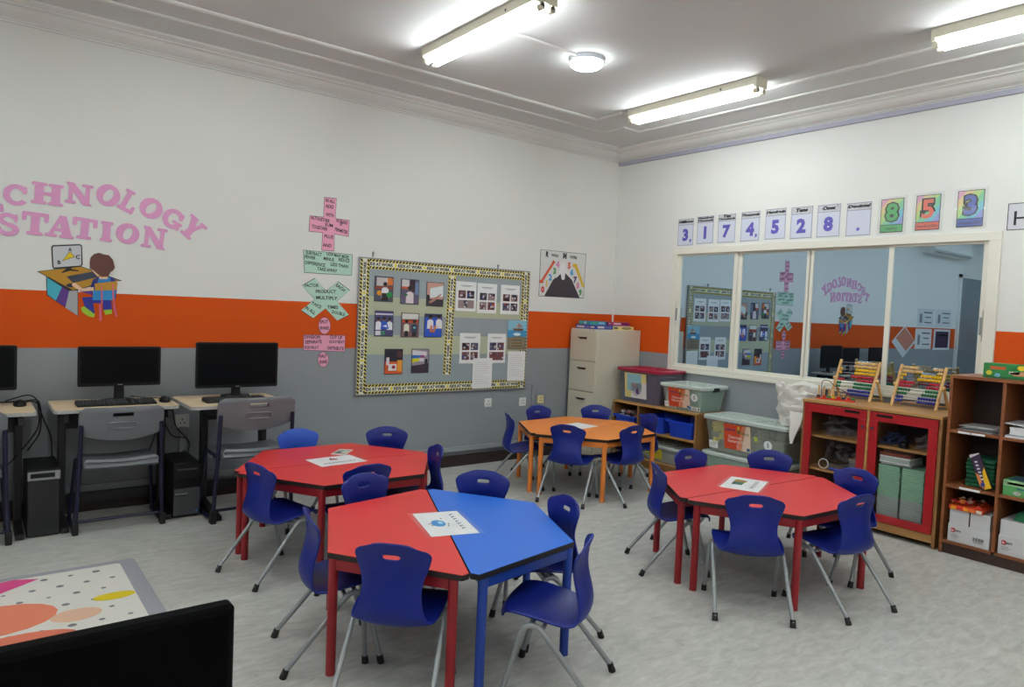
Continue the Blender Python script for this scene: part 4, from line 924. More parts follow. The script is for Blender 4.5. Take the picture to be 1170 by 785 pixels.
# grey computer-desk chairs, modelled once
def make_grey(label):
    t = thing('computer_chair', label, 'chair', (0, 0, 0), 0, 'grey computer chairs')
    # backrest: wide band with a curved lower edge, a handle slot and an embossed frame; local -y is the rear
    outl = [(-.235, .60), (-.235, .735), (-.225, .755), (-.20, .762), (.20, .762), (.225, .755), (.235, .735), (.235, .60), (.205, .592), (.19, .585), (.13, .570), (.06, .560), (0, .557), (-.06, .560), (-.13, .570), (-.19, .585), (-.205, .592)]
    slot = rpoly(-.058, .058, .706, .727, .01, 3)
    b = MB(); th = .028
    # plate built as strips around the slot
    def bow(x): return -.0-.028*(1-(x/.235)**2)
    xs = [-.235, -.232, -.225, -.20, -.17, -.13, -.09, -.058, -.03, 0, .03, .058, .09, .13, .17, .20, .225, .232, .235]
    def top(x): return .762-.03*max(0, (abs(x)-.2)/.035)**2
    def bot(x): return .557+.045*(abs(x)/.235)**2.2
    rows = lambda x: [bot(x), bot(x)+.05, .68, .704, .728, top(x)-.008, top(x)]
    vs = []; fs = []; n = len(xs); mrow = 7
    for side in (0, 1):
        for x in xs:
            for j, z in enumerate(rows(x)):
                e = (.006 if j in (0, 6) else 0)
                vs.append((x, bow(x)-.0+(e if side == 0 else th-e)+(.0 if side == 0 else 0)-(z-.56)*.16, z))
    idx = lambda s, i, j: s*n*mrow+i*mrow+j
    hole = lambda i, j: j == 3 and 7 <= i <= 10
    for i in range(n-1):
        for j in range(mrow-1):
            if hole(i, j):
                continue
            fs.append((idx(0, i, j), idx(0, i+1, j), idx(0, i+1, j+1), idx(0, i, j+1)))
            fs.append((idx(1, i, j), idx(1, i, j+1), idx(1, i+1, j+1), idx(1, i+1, j)))
    for i in range(n-1):
        fs.append((idx(0, i, 0), idx(1, i, 0), idx(1, i+1, 0), idx(0, i+1, 0))); fs.append((idx(0, i, 6), idx(0, i+1, 6), idx(1, i+1, 6), idx(1, i, 6)))
    for j in range(mrow-1):
        fs.append((idx(0, 0, j), idx(0, 0, j+1), idx(1, 0, j+1), idx(1, 0, j))); fs.append((idx(0, n-1, j), idx(1, n-1, j), idx(1, n-1, j+1), idx(0, n-1, j+1)))
    for i in range(7, 11):
        fs.append((idx(0, i, 3), idx(0, i+1, 3), idx(1, i+1, 3), idx(1, i, 3))); fs.append((idx(0, i, 4), idx(1, i, 4), idx(1, i+1, 4), idx(0, i+1, 4)))
    fs.append((idx(0, 7, 3), idx(1, 7, 3), idx(1, 7, 4), idx(0, 7, 4))); fs.append((idx(0, 11, 3), idx(0, 11, 4), idx(1, 11, 4), idx(1, 11, 3)))
    b.add(vs, fs, GREYP)
    bk = b.build('backrest', t, smooth=True)
    b = MB(); fr = []
    for x, z in rpoly(-.075, .075, .632, .668, .012, 4): fr.append((x, bow(x)-(z-.56)*.16-.001, z))
    b.tube(fr, .0055, GREYP, 6, closed=True); b.build('embossed_frame', bk, smooth=True)
    b = MB(); loops = []
    for y, z, wd in ((-.02, .455, .19), (-.03, .44, .205), (-.01, .425, .21), (.05, .42, .21), (.2, .425, .21), (.30, .43, .205), (.33, .42, .19)):
        loops.append([(x, y, z-.012*math.cos(x/wd*PI/2)) for x in [-wd, -wd*.6, 0, wd*.6, wd]]+[(x, y, z-.034-.006*math.cos(x/wd*PI/2)) for x in [wd, wd*.6, 0, -wd*.6, -wd]])
    b.loft(loops, GREYP); b.build('seat', t, smooth=True)
    for s in (-1, 1):
        b = MB(); b.tube(arc_path([(s*.222, -.022, .66), (s*.226, .0, .42), (s*.244, .02, .03), (s*.244, .06, .018), (s*.244, .36, .018)], .03), .0125, NAVY, 10)
        b.tube([(s*.226, .0, .40), (s*.215, .28, .40), (s*.244, .33, .02)], .011, NAVY, 8)
        lf = b.build('leg_frame', t, smooth=True)
        b = MB(); b.box(s*.244-.017, s*.244+.017, -.006, .05, 0, .075, RUBBER); b.build('foot_cap', lf, bevel=.006)
    b = MB(); b.cyl((-.244, .04, .07), (.244, .04, .07), .010, NAVY, 8); b.build('cross_bar', t, smooth=True)
    b = MB(); b.cyl((-.22, .12, .385), (.22, .12, .385), .010, NAVY, 8); b.build('cross_bar', t, smooth=True)
    return t
g0 = make_grey('grey plastic chair with navy legs pushed under the middle computer desk')
g0.location = (-4.74, -.545, 0); g0.scale = (.97, 1, 1)
g1 = copy_tree(g0); g1.location = (-3.985, -.705, 0); g1.rotation_euler = (0, 0, R_(1)); g1.scale = (1.05, 1.06, 1.06); g1['label'] = 'grey plastic chair with navy legs at the right computer desk'
g2 = copy_tree(g0); g2.location = (-5.535, -.55, 0); g2['label'] = 'grey plastic chair cut by the left edge of the picture, at the left desk'

# ---------------------------------------------------------------- rug and the monitor close to the camera
x1, yb_, yf_ = -4.765, -1.12, -2.95; x0 = -6.35
rg = thing('play_rug', 'white polka dot rug with a grey border on the floor, lower left', 'rug', ((x0+x1)/2, (yb_+yf_)/2, 0))
b = MB(); b.loft([rrect(x0, x1, yf_, yb_, .03, 0), rrect(x0, x1, yf_, yb_, .03, .008)], M('grey_rug_border', (150, 150, 158), .9, .08, 60)); b.build('border', rg, world=True)
b = MB(); b.loft([rrect(x0+.075, x1-.075, yf_+.07, yb_-.05, .02, .008), rrect(x0+.075, x1-.075, yf_+.07, yb_-.05, .02, .0092)], M('cream_rug_pile', (216, 214, 206), .95, .05, 80))
DOT = C((118, 116, 118), .9); rr_ = random.Random(3)
for i in range(13):
    for j in range(13):
        x = x0+.16+i*.112+(j % 2)*.056; y = yb_-.12-j*.125
        if y < yf_+.1 or x > x1-.11: continue
        s = rr_.uniform(.009, .022); b.prism(ell(x, y, s, s*.9, 10), (0, 0, .0092), (1, 0, 0), (0, 1, 0), (0, 0, 1), .0004, DOT)
# plain colour patches in the middle of the rug
for poly, c in (([(-5.62, -1.22), (-5.30, -1.17), (-5.20, -1.21), (-5.36, -1.33), (-5.60, -1.36)], (206, 70, 130)),
                (ell(-5.40, -1.66, .24, .17, 18), (214, 124, 96)), (ell(-5.33, -1.95, .22, .10, 18), (206, 112, 88)),
                (ell(-5.55, -2.00, .15, .10, 18), (36, 74, 160)), (ell(-4.93, -1.62, .09, .045, 16), (214, 190, 30)), (ell(-5.10, -1.76, .10, .07, 16), (216, 176, 150))):
    b.prism(poly, (0, 0, .0097), (1, 0, 0), (0, 1, 0), (0, 0, 1), .0004, C(c, .9))
b.build('pile', rg, world=True)

desk(-6.0, -4.9, -4.95, -4.30, .744, 'desk under the black monitor nearest the camera, below the picture')
mo = thing('computer_monitor', 'black monitor back closest to the camera, lower left corner', 'monitor', (-5.55, -4.6, .744), 0)
MX0, MX1, MY, MZ0, MZ1 = -5.83, -5.267, -4.585, .80, 1.119
b = MB()
def fr2(y_, k, r=.006): return [(p[0], y_, p[1]) for p in rpoly(MX0+k, MX1-k, MZ0+k, MZ1-k, r)]
b.loft([fr2(MY+.018, 0), fr2(MY+.004, 0), fr2(MY, .003), fr2(MY-.003, .008)], M('black_monitor_casing', (6, 6, 8), .7, .1, spec=.04)); b.build('casing', mo, world=True)
b = MB(); b.prism(bx(MX0+.012, MX1-.012, MZ0+.015, MZ1-.012), (0, MY+.0182, 0), (1, 0, 0), (0, 0, 1), (0, 1, 0), .0006, SCREEN); b.build('screen', mo, world=True)
b = MB(); b.box(-5.58, -5.52, MY-.03, MY-.002, .752, .98, BLACK); b.build('stand_neck', mo, world=True, bevel=.004)
b = MB(); b.box(-5.66, -5.44, MY-.12, MY+.08, .744, .754, BLACK); b.build('stand_base', mo, world=True, bevel=.004)

# ---------------------------------------------------------------- filing cabinet
fc = thing('filing_cabinet', 'tall beige steel filing cabinet in the room corner', 'filing cabinet', (-.32, -.225, 0))
FX, FY0, FY1, FZ = -.62, -.43, -.035, 1.287
b = MB(); b.box(FX, -.02, FY0, FY1, .0, FZ, CABINET); b.build('body', fc, world=True, bevel=.004)
zs = [1.268, .965, .662, .359, .056]
for a, c in zip(zs, zs[1:]):
    b = MB(); b.box(FX-.016, FX, FY0+.012, FY1-.012, c+.008, a, CABINET); d = b.build('drawer', fc, world=True, bevel=.003)
    b = MB(); zc = a-.072; b.box(FX-.020, FX-.016, -.30, -.165, zc-.016, zc+.012, CABINET); b.box(FX-.034, FX-.02, -.292, -.173, zc+.002, zc+.010, BROWN); b.box(FX-.0215, FX-.0198, -.285, -.18, zc-.010, zc+.002, BROWN); b.build('handle', d, world=True, bevel=.001)
b = MB(); b.cyl((FX-.02, FY0+.05, 1.277), (FX-.016, FY0+.05, 1.277), .007, CHROME, 12); b.build('lock', fc, world=True)
def game(name, label, cx, cy, z, size, rz, col, marks, group=None, cat='box'):
    t = thing(name, label, cat, (cx, cy, z), rz, group)
    w_, d_, h_ = size
    b = MB(); b.box(-w_/2, w_/2, -d_/2, d_/2, 0, h_, C(col, .4))
    b.build('carton', t, bevel=.0015)
    b = MB()
    for face, poly, c in marks:
        if face == 'f': b.prism([((x-.5)*d_, y*h_) for x, y in poly], (-w_/2-.0003, 0, 0), (0, -1, 0), (0, 0, 1), (-1, 0, 0), .0005, C(c, .4))
        if face == 's': b.prism([((x-.5)*w_, y*h_) for x, y in poly], (0, -d_/2-.0003, 0), (1, 0, 0), (0, 0, 1), (0, -1, 0), .0005, C(c, .4))
        if face == 't': b.prism([((x-.5)*w_, (y-.5)*d_) for x, y in poly], (0, 0, h_+.0003), (1, 0, 0), (0, 1, 0), (0, 0, 1), .0005, C(c, .4))
    b.build('print', t)
    return t
GB_ = 'board games on the filing cabinet'
def strip(c1, c2): return [('f', bx(.06, .45, .25, .75), c1), ('f', bx(.5, .7, .2, .8), c2), ('f', bx(.75, .94, .3, .7), c1), ('s', bx(.1, .5, .25, .75), c1), ('s', bx(.55, .9, .3, .7), c2)]
game('board_game', 'blue boxed board game at the bottom of the pile on the filing cabinet', -.46, -.20, FZ, (.26, .27, .042), R_(4), (52, 66, 150), strip((206, 196, 190), (120, 110, 180)), GB_, 'board game')
game('board_game', 'teal boxed board game lying on top of the blue one', -.44, -.15, FZ+.042, (.22, .17, .036), R_(-3), (40, 140, 170), strip((80, 170, 120), (180, 214, 226)), GB_, 'board game')
game('board_game', 'crimson boxed board game at the back of the filing cabinet top', -.17, -.20, FZ+.042, (.24, .2, .036), R_(-6), (160, 30, 70), strip((220, 190, 200), (90, 40, 110)), GB_, 'board game')
game('board_game', 'lilac boxed board game under the crimson one', -.18, -.20, FZ, (.25, .24, .042), R_(0), (110, 110, 180), strip((214, 196, 150), (80, 80, 160)), GB_, 'board game')
game('board_game', 'small yellow boxed card game on the edge of the filing cabinet', -.22, -.375, FZ, (.2, .09, .036), R_(-4), (226, 206, 120), [('s', ell(.5, .5, .32, .3, 14), (70, 90, 70)), ('s', bx(.3, .7, .4, .6), (226, 216, 160)), ('f', bx(.2, .8, .3, .7), (70, 90, 70))], GB_, 'board game')

# ---------------------------------------------------------------- tray shelf with boxes
SX, SY0, SY1, SZ = -.42, -1.485, -.475, .602
sh = thing('tray_shelf', 'low oak shelf unit with blue trays between the cabinet and the toy boxes', 'shelf', ((SX)/2, (SY0+SY1)/2, 0))
T_ = .018
def board(name, par, x0, x1, y0, y1, z0, z1, mat, bv=.0015): 
    b = MB(); b.box(x0, x1, y0, y1, z0, z1, mat); return b.build(name, par, world=True, bevel=bv)
board('top', sh, SX, -.02, SY0, SY1, SZ-T_, SZ, OAK)
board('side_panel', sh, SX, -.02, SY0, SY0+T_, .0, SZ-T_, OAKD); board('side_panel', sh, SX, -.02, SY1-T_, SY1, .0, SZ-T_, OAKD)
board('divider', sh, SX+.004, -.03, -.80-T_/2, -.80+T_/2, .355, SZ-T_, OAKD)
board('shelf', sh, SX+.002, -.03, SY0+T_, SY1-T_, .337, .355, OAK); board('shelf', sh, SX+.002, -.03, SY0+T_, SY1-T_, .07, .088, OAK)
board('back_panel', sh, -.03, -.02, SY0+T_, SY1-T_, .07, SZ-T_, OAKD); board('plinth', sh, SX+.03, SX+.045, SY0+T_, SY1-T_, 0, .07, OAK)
TRAYB = M('blue_tray_plastic', (20, 62, 190), .4, .05)
def tray(y0, y1, z0, h, label, x0=SX+.006, mat=TRAYB, grp='trays in the low shelf', depth=.34):
    t = thing('storage_tray', label, 'tray', (x0+depth/2, (y0+y1)/2, z0), 0, grp)
    b = MB(); ym = (y0+y1)/2; w0 = (y1-y0)
    def lp(k, z, dip=0):
        pts = rrect(x0+k, x0+depth-k, y0+k*1.2+.012, y1-k*1.2-.012, .02, z, 3); return pts
    b.loft([lp(.02, z0), lp(.004, z0+h), lp(.008, z0+h), lp(.024, z0+.006)], mat, True, True)
    b.build('body', t, world=True, smooth=True)
    b = MB()
    fy0, fy1 = y0+.004, y1-.004; q_ = w0*.28
    pr = [(fy0, h), (fy0, h-.018), (fy1, h-.018), (fy1, h), (fy1-q_*.6, h), (fy1-q_, h-.014), (fy0+q_, h-.014), (fy0+q_*.6, h)]
    b.prism([(-a, z0+c) for a, c in pr], (x0+.004, 0, 0), QX, QY, QN, .012, mat)
    for y in (fy0, fy1-.012): b.box(x0, x0+depth, y, y+.012, z0+h-.01, z0+h, mat)
    b.build('rim', t, world=True, bevel=.002)
    return t
tray(-.79+.0, -.50, .355, .115, 'blue tray of odds and ends at the left end of the low shelf', SX-.02)
tray(-1.12, -.825, .355, .15, 'middle blue tray on the low shelf, behind a chair'); tray(-1.455, -1.14, .355, .15, 'right blue tray on the low shelf, with a scooped front')
b = MB(); rt = random.Random(11)
for k in range(26):
    b.obox((rt.uniform(SX+.03, SX+.26), rt.uniform(-.74, -.55), rt.uniform(.45, .50)), (rt.uniform(.02, .08), rt.uniform(.02, .06), rt.uniform(.015, .03)), Matrix.Rotation(rt.uniform(0, 3), 3, 'Z') @ Matrix.Rotation(rt.uniform(-.4, .4), 3, 'X'), C(rt.choice([(150, 146, 150), (200, 196, 196), (90, 86, 96), (196, 110, 96), (120, 70, 80)])))
b.box(SX+.02, SX+.28, -.75, -.54, .37, .455, C((120, 116, 120)))
tag(b.build('tray_contents'), 'grey and reddish odds and ends heaped in the left blue tray', 'small toys', kind='stuff')

# translucent boxes
def box_body(t, x0, x1, y0, y1, z0, z1, mat, tap=.03, name='body'):
    b = MB(); th = .004
    def lp(k, z): return rrect(x0+k, x1-k, y0+k, y1-k, .03, z, 4)
    b.loft([lp(tap, z0), lp(tap*.5, (z0+z1)/2), lp(0, z1)], mat, True, False)
    b.loft([list(reversed(l)) for l in (lp(tap+th, z0+th), lp(tap*.5+th, (z0+z1)/2), lp(th, z1))], mat, True, False)
    return b.build(name, t, world=True, smooth=True)
def box_lid(t, x0, x1, y0, y1, z, h, mat, ribs=6):
    b = MB(); o = .012
    def lp(k, zz, r=.035): return rrect(x0+k, x1-k, y0+k, y1-k, r, zz, 4)
    b.loft([lp(-o, z-h), lp(-o-.003, z-h*.3), lp(-o+.004, z), lp(.02, z), lp(.03, z-.006)], mat, False, True)
    for i in range(ribs):
        y = y0+.07+(y1-y0-.14)*i/(ribs-1); b.box(x0+.06, x1-.06, y-.008, y+.008, z-.006, z-.001, mat)
    for x in (x0+.1, (x0+x1)/2, x1-.1): b.box(x-.006, x+.006, y0+.06, y1-.06, z-.006, z-.001, mat)
    return b.build('lid', t, world=True, smooth=True)
def front_label(t, x, ya, yb2, z0, z1, paint, name='label', tilt=.0):
    # sticker on the front face (x = const), ya left edge (larger y), in the frame of the right wall
    b = MB(); o = Vector((x, ya, z0)); wd, hh = ya-yb2, z1-z0
    uy = Vector((-tilt, 0, 1)).normalized(); un = Vector((-1, 0, -tilt)).normalized(); o = o + un*.0012
    def f(poly, c, lay=0): b.prism([(p*wd, q_*hh) for p, q_ in poly], o+un*(.0006*lay), QX, uy, un, .0006, C(c, .45) if isinstance(c, tuple) else c)
    def tx_(s, cx, cy, h, c, wd_=None, lay=3, bold=.01, shear=0): b.text(s, o+un*(.0006*lay)+QX*(cx*wd)+uy*(cy*hh), QX, uy, un, C(c), h=h*hh, wd=(wd_*wd if wd_ else None), bold=bold, shear=shear)
    paint(f, tx_); return b.build(name, t, world=True)
SMOKE = clear('smoky_box_plastic', (128, 126, 138), .36, .2); FROST = clear('frosted_box_plastic', (206, 216, 208), .26, .25); CLEARB = clear('clear_box_plastic', (190, 198, 184), .22, .2)
LIDR = M('crimson_lid_plastic', (150, 20, 52), .35, .05); LIDW = clear('frosted_lid_plastic', (214, 226, 220), .8, .3)
t = thing('storage_box', 'grey see-through storage box with a crimson lid on the low shelf', 'storage box', (-.2, -.76, SZ), 0, 'storage boxes')
bx0, bx1, by0, by1 = -.395, -.03, -1.03, -.495
box_body(t, bx0, bx1, by0, by1, SZ, .905, SMOKE, .03); box_lid(t, bx0, bx1, by0, by1, .932, .032, LIDR)
def lab1(f, tx_):
    f(bx(0, 1, 0, 1), (214, 200, 132)); f(bx(.12, .78, .28, .97), (140, 186, 200), 1); f(bx(.3, 1, 0, .62), (222, 220, 222), 1)
    for k in range(9): a = 2*PI*k/9; f(ell(.52+.12*math.cos(a), .28+.17*math.sin(a), .022, .03, 6), (60, 50, 80), 2)
    f([(.5, .2), (.56, .16), (.7, .18), (.64, .3), (.6, .46), (.54, .38)], (96, 70, 120), 2)
    for k in range(2): f(bx(.36+.14*k, .42+.14*k, .44, .58), (200, 150, 160), 2)
front_label(t, bx0+.03*(1-(.645-SZ)/(.905-SZ)), -.585, -.86, .645, .885, lab1, tilt=.03/(.905-SZ))
b = MB(); b.box(-.36, -.07, -.97, -.86, SZ+.006, .86, C((96, 60, 120))); b.box(-.36, -.07, -.85, -.75, SZ+.006, .80, C((86, 92, 130))); b.box(-.36, -.07, -.74, -.54, SZ+.006, .70, C((70, 120, 170)))
b.box(-.35, -.1, -.72, -.58, .70, .725, C((190, 190, 200)))
tag(b.build('box_contents'), 'purple and blue materials inside the box with the crimson lid', 'school materials', kind='stuff')

def resource_label(small, num=None):
    def pf(f, tx_):
        f(bx(0, 1, 0, 1), (204, 66, 34)); f([(.62, 0), (1, 0), (1, 1), (.82, 1)], (222, 196, 176), 1); f([(.45, 0), (.64, 0), (.84, .98), (.7, .98)], (214, 130, 96), 1)
        tx_('Inspired', .23, .77, .12, (50, 60, 130), .40, bold=.03); f(ell(.56, .88, .05, .09, 8), (206, 176, 60), 2); f(ell(.56, .74, .06, .08, 10), (110, 100, 50), 2); tx_('Minds', .8, .70, .12, (120, 116, 60), .3, bold=.02)
        tx_('Classroom', .42, .5, .13, (236, 226, 220), .5); tx_('Resource Kit', .46, .34, .13, (236, 226, 220), .62); tx_('K', .52, .17, .10, (236, 226, 220), .06)
        f(bx(.86, .98, .03, .15), (40, 100, 150), 2)
    return pf
def round_sticker(t, x, y, z, r, tilt):
    b = MB(); uy = Vector((-tilt, 0, 1)).normalized(); un = Vector((-1, 0, -tilt)).normalized()
    b.prism(ell(0, 0, r, r, 20), (x, y, z), QX, uy, un, .0008, PAPER); b.prism(bx(-.006, .008, -r*.5, r*.6), Vector((x, y, z))+un*.0008, QX, uy, un, .0004, C((150, 150, 156))); b.build('round_sticker', t, world=True)
t = thing('storage_box', 'frosted storage box of green pieces with a red label, beside the crimson lidded box', 'storage box', (-.2, -1.28, SZ), 0, 'storage boxes')
bx0, bx1, by0, by1 = -.40, -.03, -1.515, -1.05
box_body(t, bx0, bx1, by0, by1, SZ, .815, FROST, .035); box_lid(t, bx0, bx1, by0, by1, .838, .03, LIDW)
tl_ = .035/(.815-SZ); fxw = lambda z: bx0+.035*(1-(z-SZ)/(.815-SZ))
front_label(t, fxw(.630), -1.135, -1.375, .630, .802, resource_label(0), tilt=tl_)
round_sticker(t, fxw(.735)-.002, -1.425, .735, .036, tl_)
front_label(t, fxw(.616)-.001, -1.36, -1.485, .616, .652, lambda f, tx_: (f(bx(0, 1, 0, 1), (230, 230, 228)), f(bx(.04, .2, .1, .9), (40, 100, 150), 1), f(bx(.3, .68, .25, .4), (40, 40, 44), 1), f(bx(.34, .6, .6, .7), (60, 60, 66), 1), tx_('5', .88, .5, .7, (30, 30, 34), bold=.05)), 'small_label', tilt=tl_)
front_label(t, fxw(.62), -1.085, -1.135, .62, .67, lambda f, tx_: (f(bx(0, 1, 0, 1), (224, 224, 222)), f(bx(.2, .8, .5, .6), (120, 120, 126), 1)), 'white_sticker', tilt=tl_)
b = MB(); b.box(-.25, -.17, by0-.018, by0-.001, .79, .826, RUBBER); b.build('latch', t, world=True, bevel=.003)
b = MB(); rt = random.Random(2)
b.loft([rrect(-.36, -.07, -1.475, -1.20, .02, SZ+.008), rrect(-.375, -.05, -1.49, -1.2, .02, .785)], C((40, 128, 96)))
b.loft([rrect(-.36, -.07, -1.20, -1.09, .02, SZ+.008), rrect(-.37, -.06, -1.2, -1.08, .02, .76)], C((196, 190, 150)))
for k in range(24): b.obox((rt.uniform(-.35, -.08), rt.uniform(-1.47, -1.1), rt.uniform(.765, .79)), (.03, .03, .02), Matrix.Rotation(rt.uniform(0, 3), 3, 'Z'), C(rt.choice([(40, 128, 96), (206, 190, 110), (60, 150, 110)])))
tag(b.build('box_contents'), 'green and yellow counting pieces inside the frosted box on the shelf', 'counting pieces', kind='stuff')

t = thing('storage_box', 'clear storage box of mixed toys with a red label, stacked beside the low shelf', 'storage box', (-.2, -1.94, .30), 0, 'storage boxes')
bx0, bx1, by0, by1 = -.40, -.03, -2.335, -1.555; CZ = .302; tc_ = .035/(.585-CZ); fxc = lambda z: bx0+.035*(1-(z-CZ)/(.585-CZ))
box_body(t, bx0, bx1, by0, by1, CZ, .585, CLEARB, .035); box_lid(t, bx0, bx1, by0, by1, .612, .034, LIDW, 9)
front_label(t, fxc(.35), -1.755, -2.01, .35, .565, resource_label(1), tilt=tc_)
round_sticker(t, fxc(.44)-.002, -2.17, .44, .038, tc_)
front_label(t, fxc(.33), -1.60, -1.69, .33, .395, lambda f, tx_: (f(bx(0, 1, 0, 1), (226, 226, 224)), f(bx(.15, .85, .6, .68), (150, 150, 156), 1), f(bx(.15, .7, .35, .42), (150, 150, 156), 1)), 'white_sticker', tilt=tc_)
front_label(t, fxc(.455), -2.045, -2.075, .455, .49, lambda f, tx_: f(bx(0, 1, 0, 1), (190, 200, 70)), 'yellow_sticker', tilt=tc_)
b = MB(); rt = random.Random(4)
b.loft([rrect(-.35, -.08, -2.29, -1.61, .02, CZ+.008), rrect(-.365, -.06, -2.30, -1.60, .02, .47)], C((128, 130, 120)))
for k in range(90): b.obox((rt.uniform(-.33, -.1), rt.uniform(-2.25, -1.64), rt.uniform(CZ+.04, .55)), (rt.uniform(.03, .09), rt.uniform(.03, .09), rt.uniform(.02, .06)), Matrix.Rotation(rt.uniform(0, 3), 3, 'Z') @ Matrix.Rotation(rt.uniform(-.6, .6), 3, 'X'), C(rt.choice([(170, 166, 140), (128, 132, 116), (150, 150, 130), (110, 112, 104), (90, 94, 96)])))
for k in range(16): b.obox((rt.uniform(-.35, -.3), rt.uniform(-1.75, -1.64), rt.uniform(.40, .55)), (.05, .06, .045), Matrix.Rotation(rt.uniform(0, 3), 3, 'Z'), C((206, 186, 70)))
tag(b.build('box_contents'), 'yellow and grey toys inside the upper clear box', 'toys', kind='stuff')
t = thing('storage_box', 'frosted green storage box on the floor under the clear toy box', 'storage box', (-.2, -1.94, 0), 0, 'storage boxes')
box_body(t, bx0, bx1, by0, by1, 0, .275, FROST, .035); box_lid(t, bx0, bx1, by0, by1, .300, .03, LIDW, 9)
b = MB(); b.loft([rrect(-.35, -.08, -2.28, -1.61, .02, .006), rrect(-.375, -.05, -2.31, -1.58, .02, .25)], C((70, 150, 112)))
tag(b.build('box_contents'), 'green pieces filling the box on the floor', 'counting pieces', kind='stuff')
t = thing('storage_box', 'low white-lidded box with a yellow label on the bottom of the tray shelf', 'storage box', (-.2, -1.1, .088), 0, 'storage boxes')
box_body(t, SX+.01, -.06, -1.45, -.85, .089, .225, FROST, .02); box_lid(t, SX+.01, -.06, -1.45, -.85, .248, .024, LIDW)
front_label(t, SX+.01+.02*(1-(.12-.089)/.136), -.90, -1.11, .12, .215, lambda f, tx_: (f(bx(0, 1, 0, 1), (214, 196, 40)), f(bx(.1, .8, .55, .62), (150, 136, 40), 1), f(bx(.1, .6, .35, .42), (150, 136, 40), 1)), 'yellow_label', tilt=.02/.136)
b = MB(); b.box(SX+.05, -.1, -1.41, -.89, .095, .18, C((196, 196, 190))); tag(b.build('box_contents'), 'white papers inside the low box on the tray shelf', 'papers', kind='stuff')

# white cloth bag on the clear box
b = MB(); bag = M('white_cloth_bag', (218, 216, 210), .8, .05, 12)
from mathutils import noise
def bagpt(a, t):                  # a: angle, t: 0 bottom .. 1 rim
    z = .615+.33*t; s_ = .72+.34*min(1, t*3.2)-.10*math.sin(PI*min(1, t*1.25))*(t > .1)
    v = Vector((math.cos(a), math.sin(a), t*2.6)); n1 = noise.noise(v*1.7+Vector((3.1, 1.7, .4))); n2 = noise.noise(v*4.6); n3 = noise.noise(v*9.0)
    s_ *= 1+.20*n1+.11*n2+.05*n3
    return (-.215+.145*s_*math.cos(a), -2.315+.165*s_*math.sin(a), max(.6135, z+.03*n2*t+.05*noise.noise(Vector((math.cos(a)*2, math.sin(a)*2, 7)))*t))
NS, NZ = 48, 26
loops = [[bagpt(2*PI*i/NS, j/NZ) for i in range(NS)] for j in range(NZ+1)]
ctr = Vector((-.215, -2.315, .9))
for f_, dz in ((.86, -.012), (.74, -.06), (.5, -.08), (.12, -.085)): loops.append([tuple(ctr+(Vector(p)-ctr)*f_+Vector((0, 0, dz))) for p in loops[NZ]])
b.loft(loops, bag, True, True)
bg = thing('cloth_bag', 'white cloth bag standing on the clear toy box by the red cabinet', 'bag', (-.21, -2.28, .613)); b.build('cloth', bg, world=True, smooth=True)
b = MB(); b.loft([[(-.35, -2.32, .75), (-.33, -2.43, .75), (-.30, -2.43, .75), (-.31, -2.32, .75)], [(-.40, -2.36, .66), (-.39, -2.44, .66), (-.37, -2.44, .66), (-.38, -2.36, .66)], [(-.425, -2.37, .57), (-.42, -2.42, .57), (-.41, -2.42, .57), (-.415, -2.37, .57)], [(-.43, -2.385, .50), (-.425, -2.40, .50), (-.42, -2.40, .50), (-.425, -2.385, .50)]], bag); b.build('hanging_corner', bg, world=True, smooth=True)
b = MB(); b.tube([(-.28, -2.19, .935), (-.32, -2.24, .925), (-.325, -2.31, .93), (-.28, -2.36, .945)], .006, C((196, 160, 40)), 6); b.build('yellow_trim', bg, world=True)

# ---------------------------------------------------------------- red glass-door cabinet
CX, CY0, CY1, CZT = -.50, -3.477, -2.515, .872
cb = thing('display_cabinet', 'oak cabinet with two red-framed glass doors under the window', 'cabinet', (-.26, (CY0+CY1)/2, 0))
board('top', cb, CX-.012, -.03, CY0, CY1, CZT-.02, CZT, OAK)
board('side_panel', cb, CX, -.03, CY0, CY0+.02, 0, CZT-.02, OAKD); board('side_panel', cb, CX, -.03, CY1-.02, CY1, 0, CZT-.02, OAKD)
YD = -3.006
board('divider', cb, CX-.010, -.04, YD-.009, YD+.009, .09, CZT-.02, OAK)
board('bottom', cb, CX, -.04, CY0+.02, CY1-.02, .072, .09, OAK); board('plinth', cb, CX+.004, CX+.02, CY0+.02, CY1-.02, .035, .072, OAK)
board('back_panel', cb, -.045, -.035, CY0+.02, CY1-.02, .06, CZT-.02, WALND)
board('shelf', cb, CX+.03, -.05, YD+.01, CY1-.02, .595, .613, OAK); board('shelf', cb, CX+.03, -.05, YD+.01, CY1-.02, .348, .366, OAK)
board('shelf', cb, CX+.03, -.05, CY0+.02, YD-.01, .598, .616, OAK)
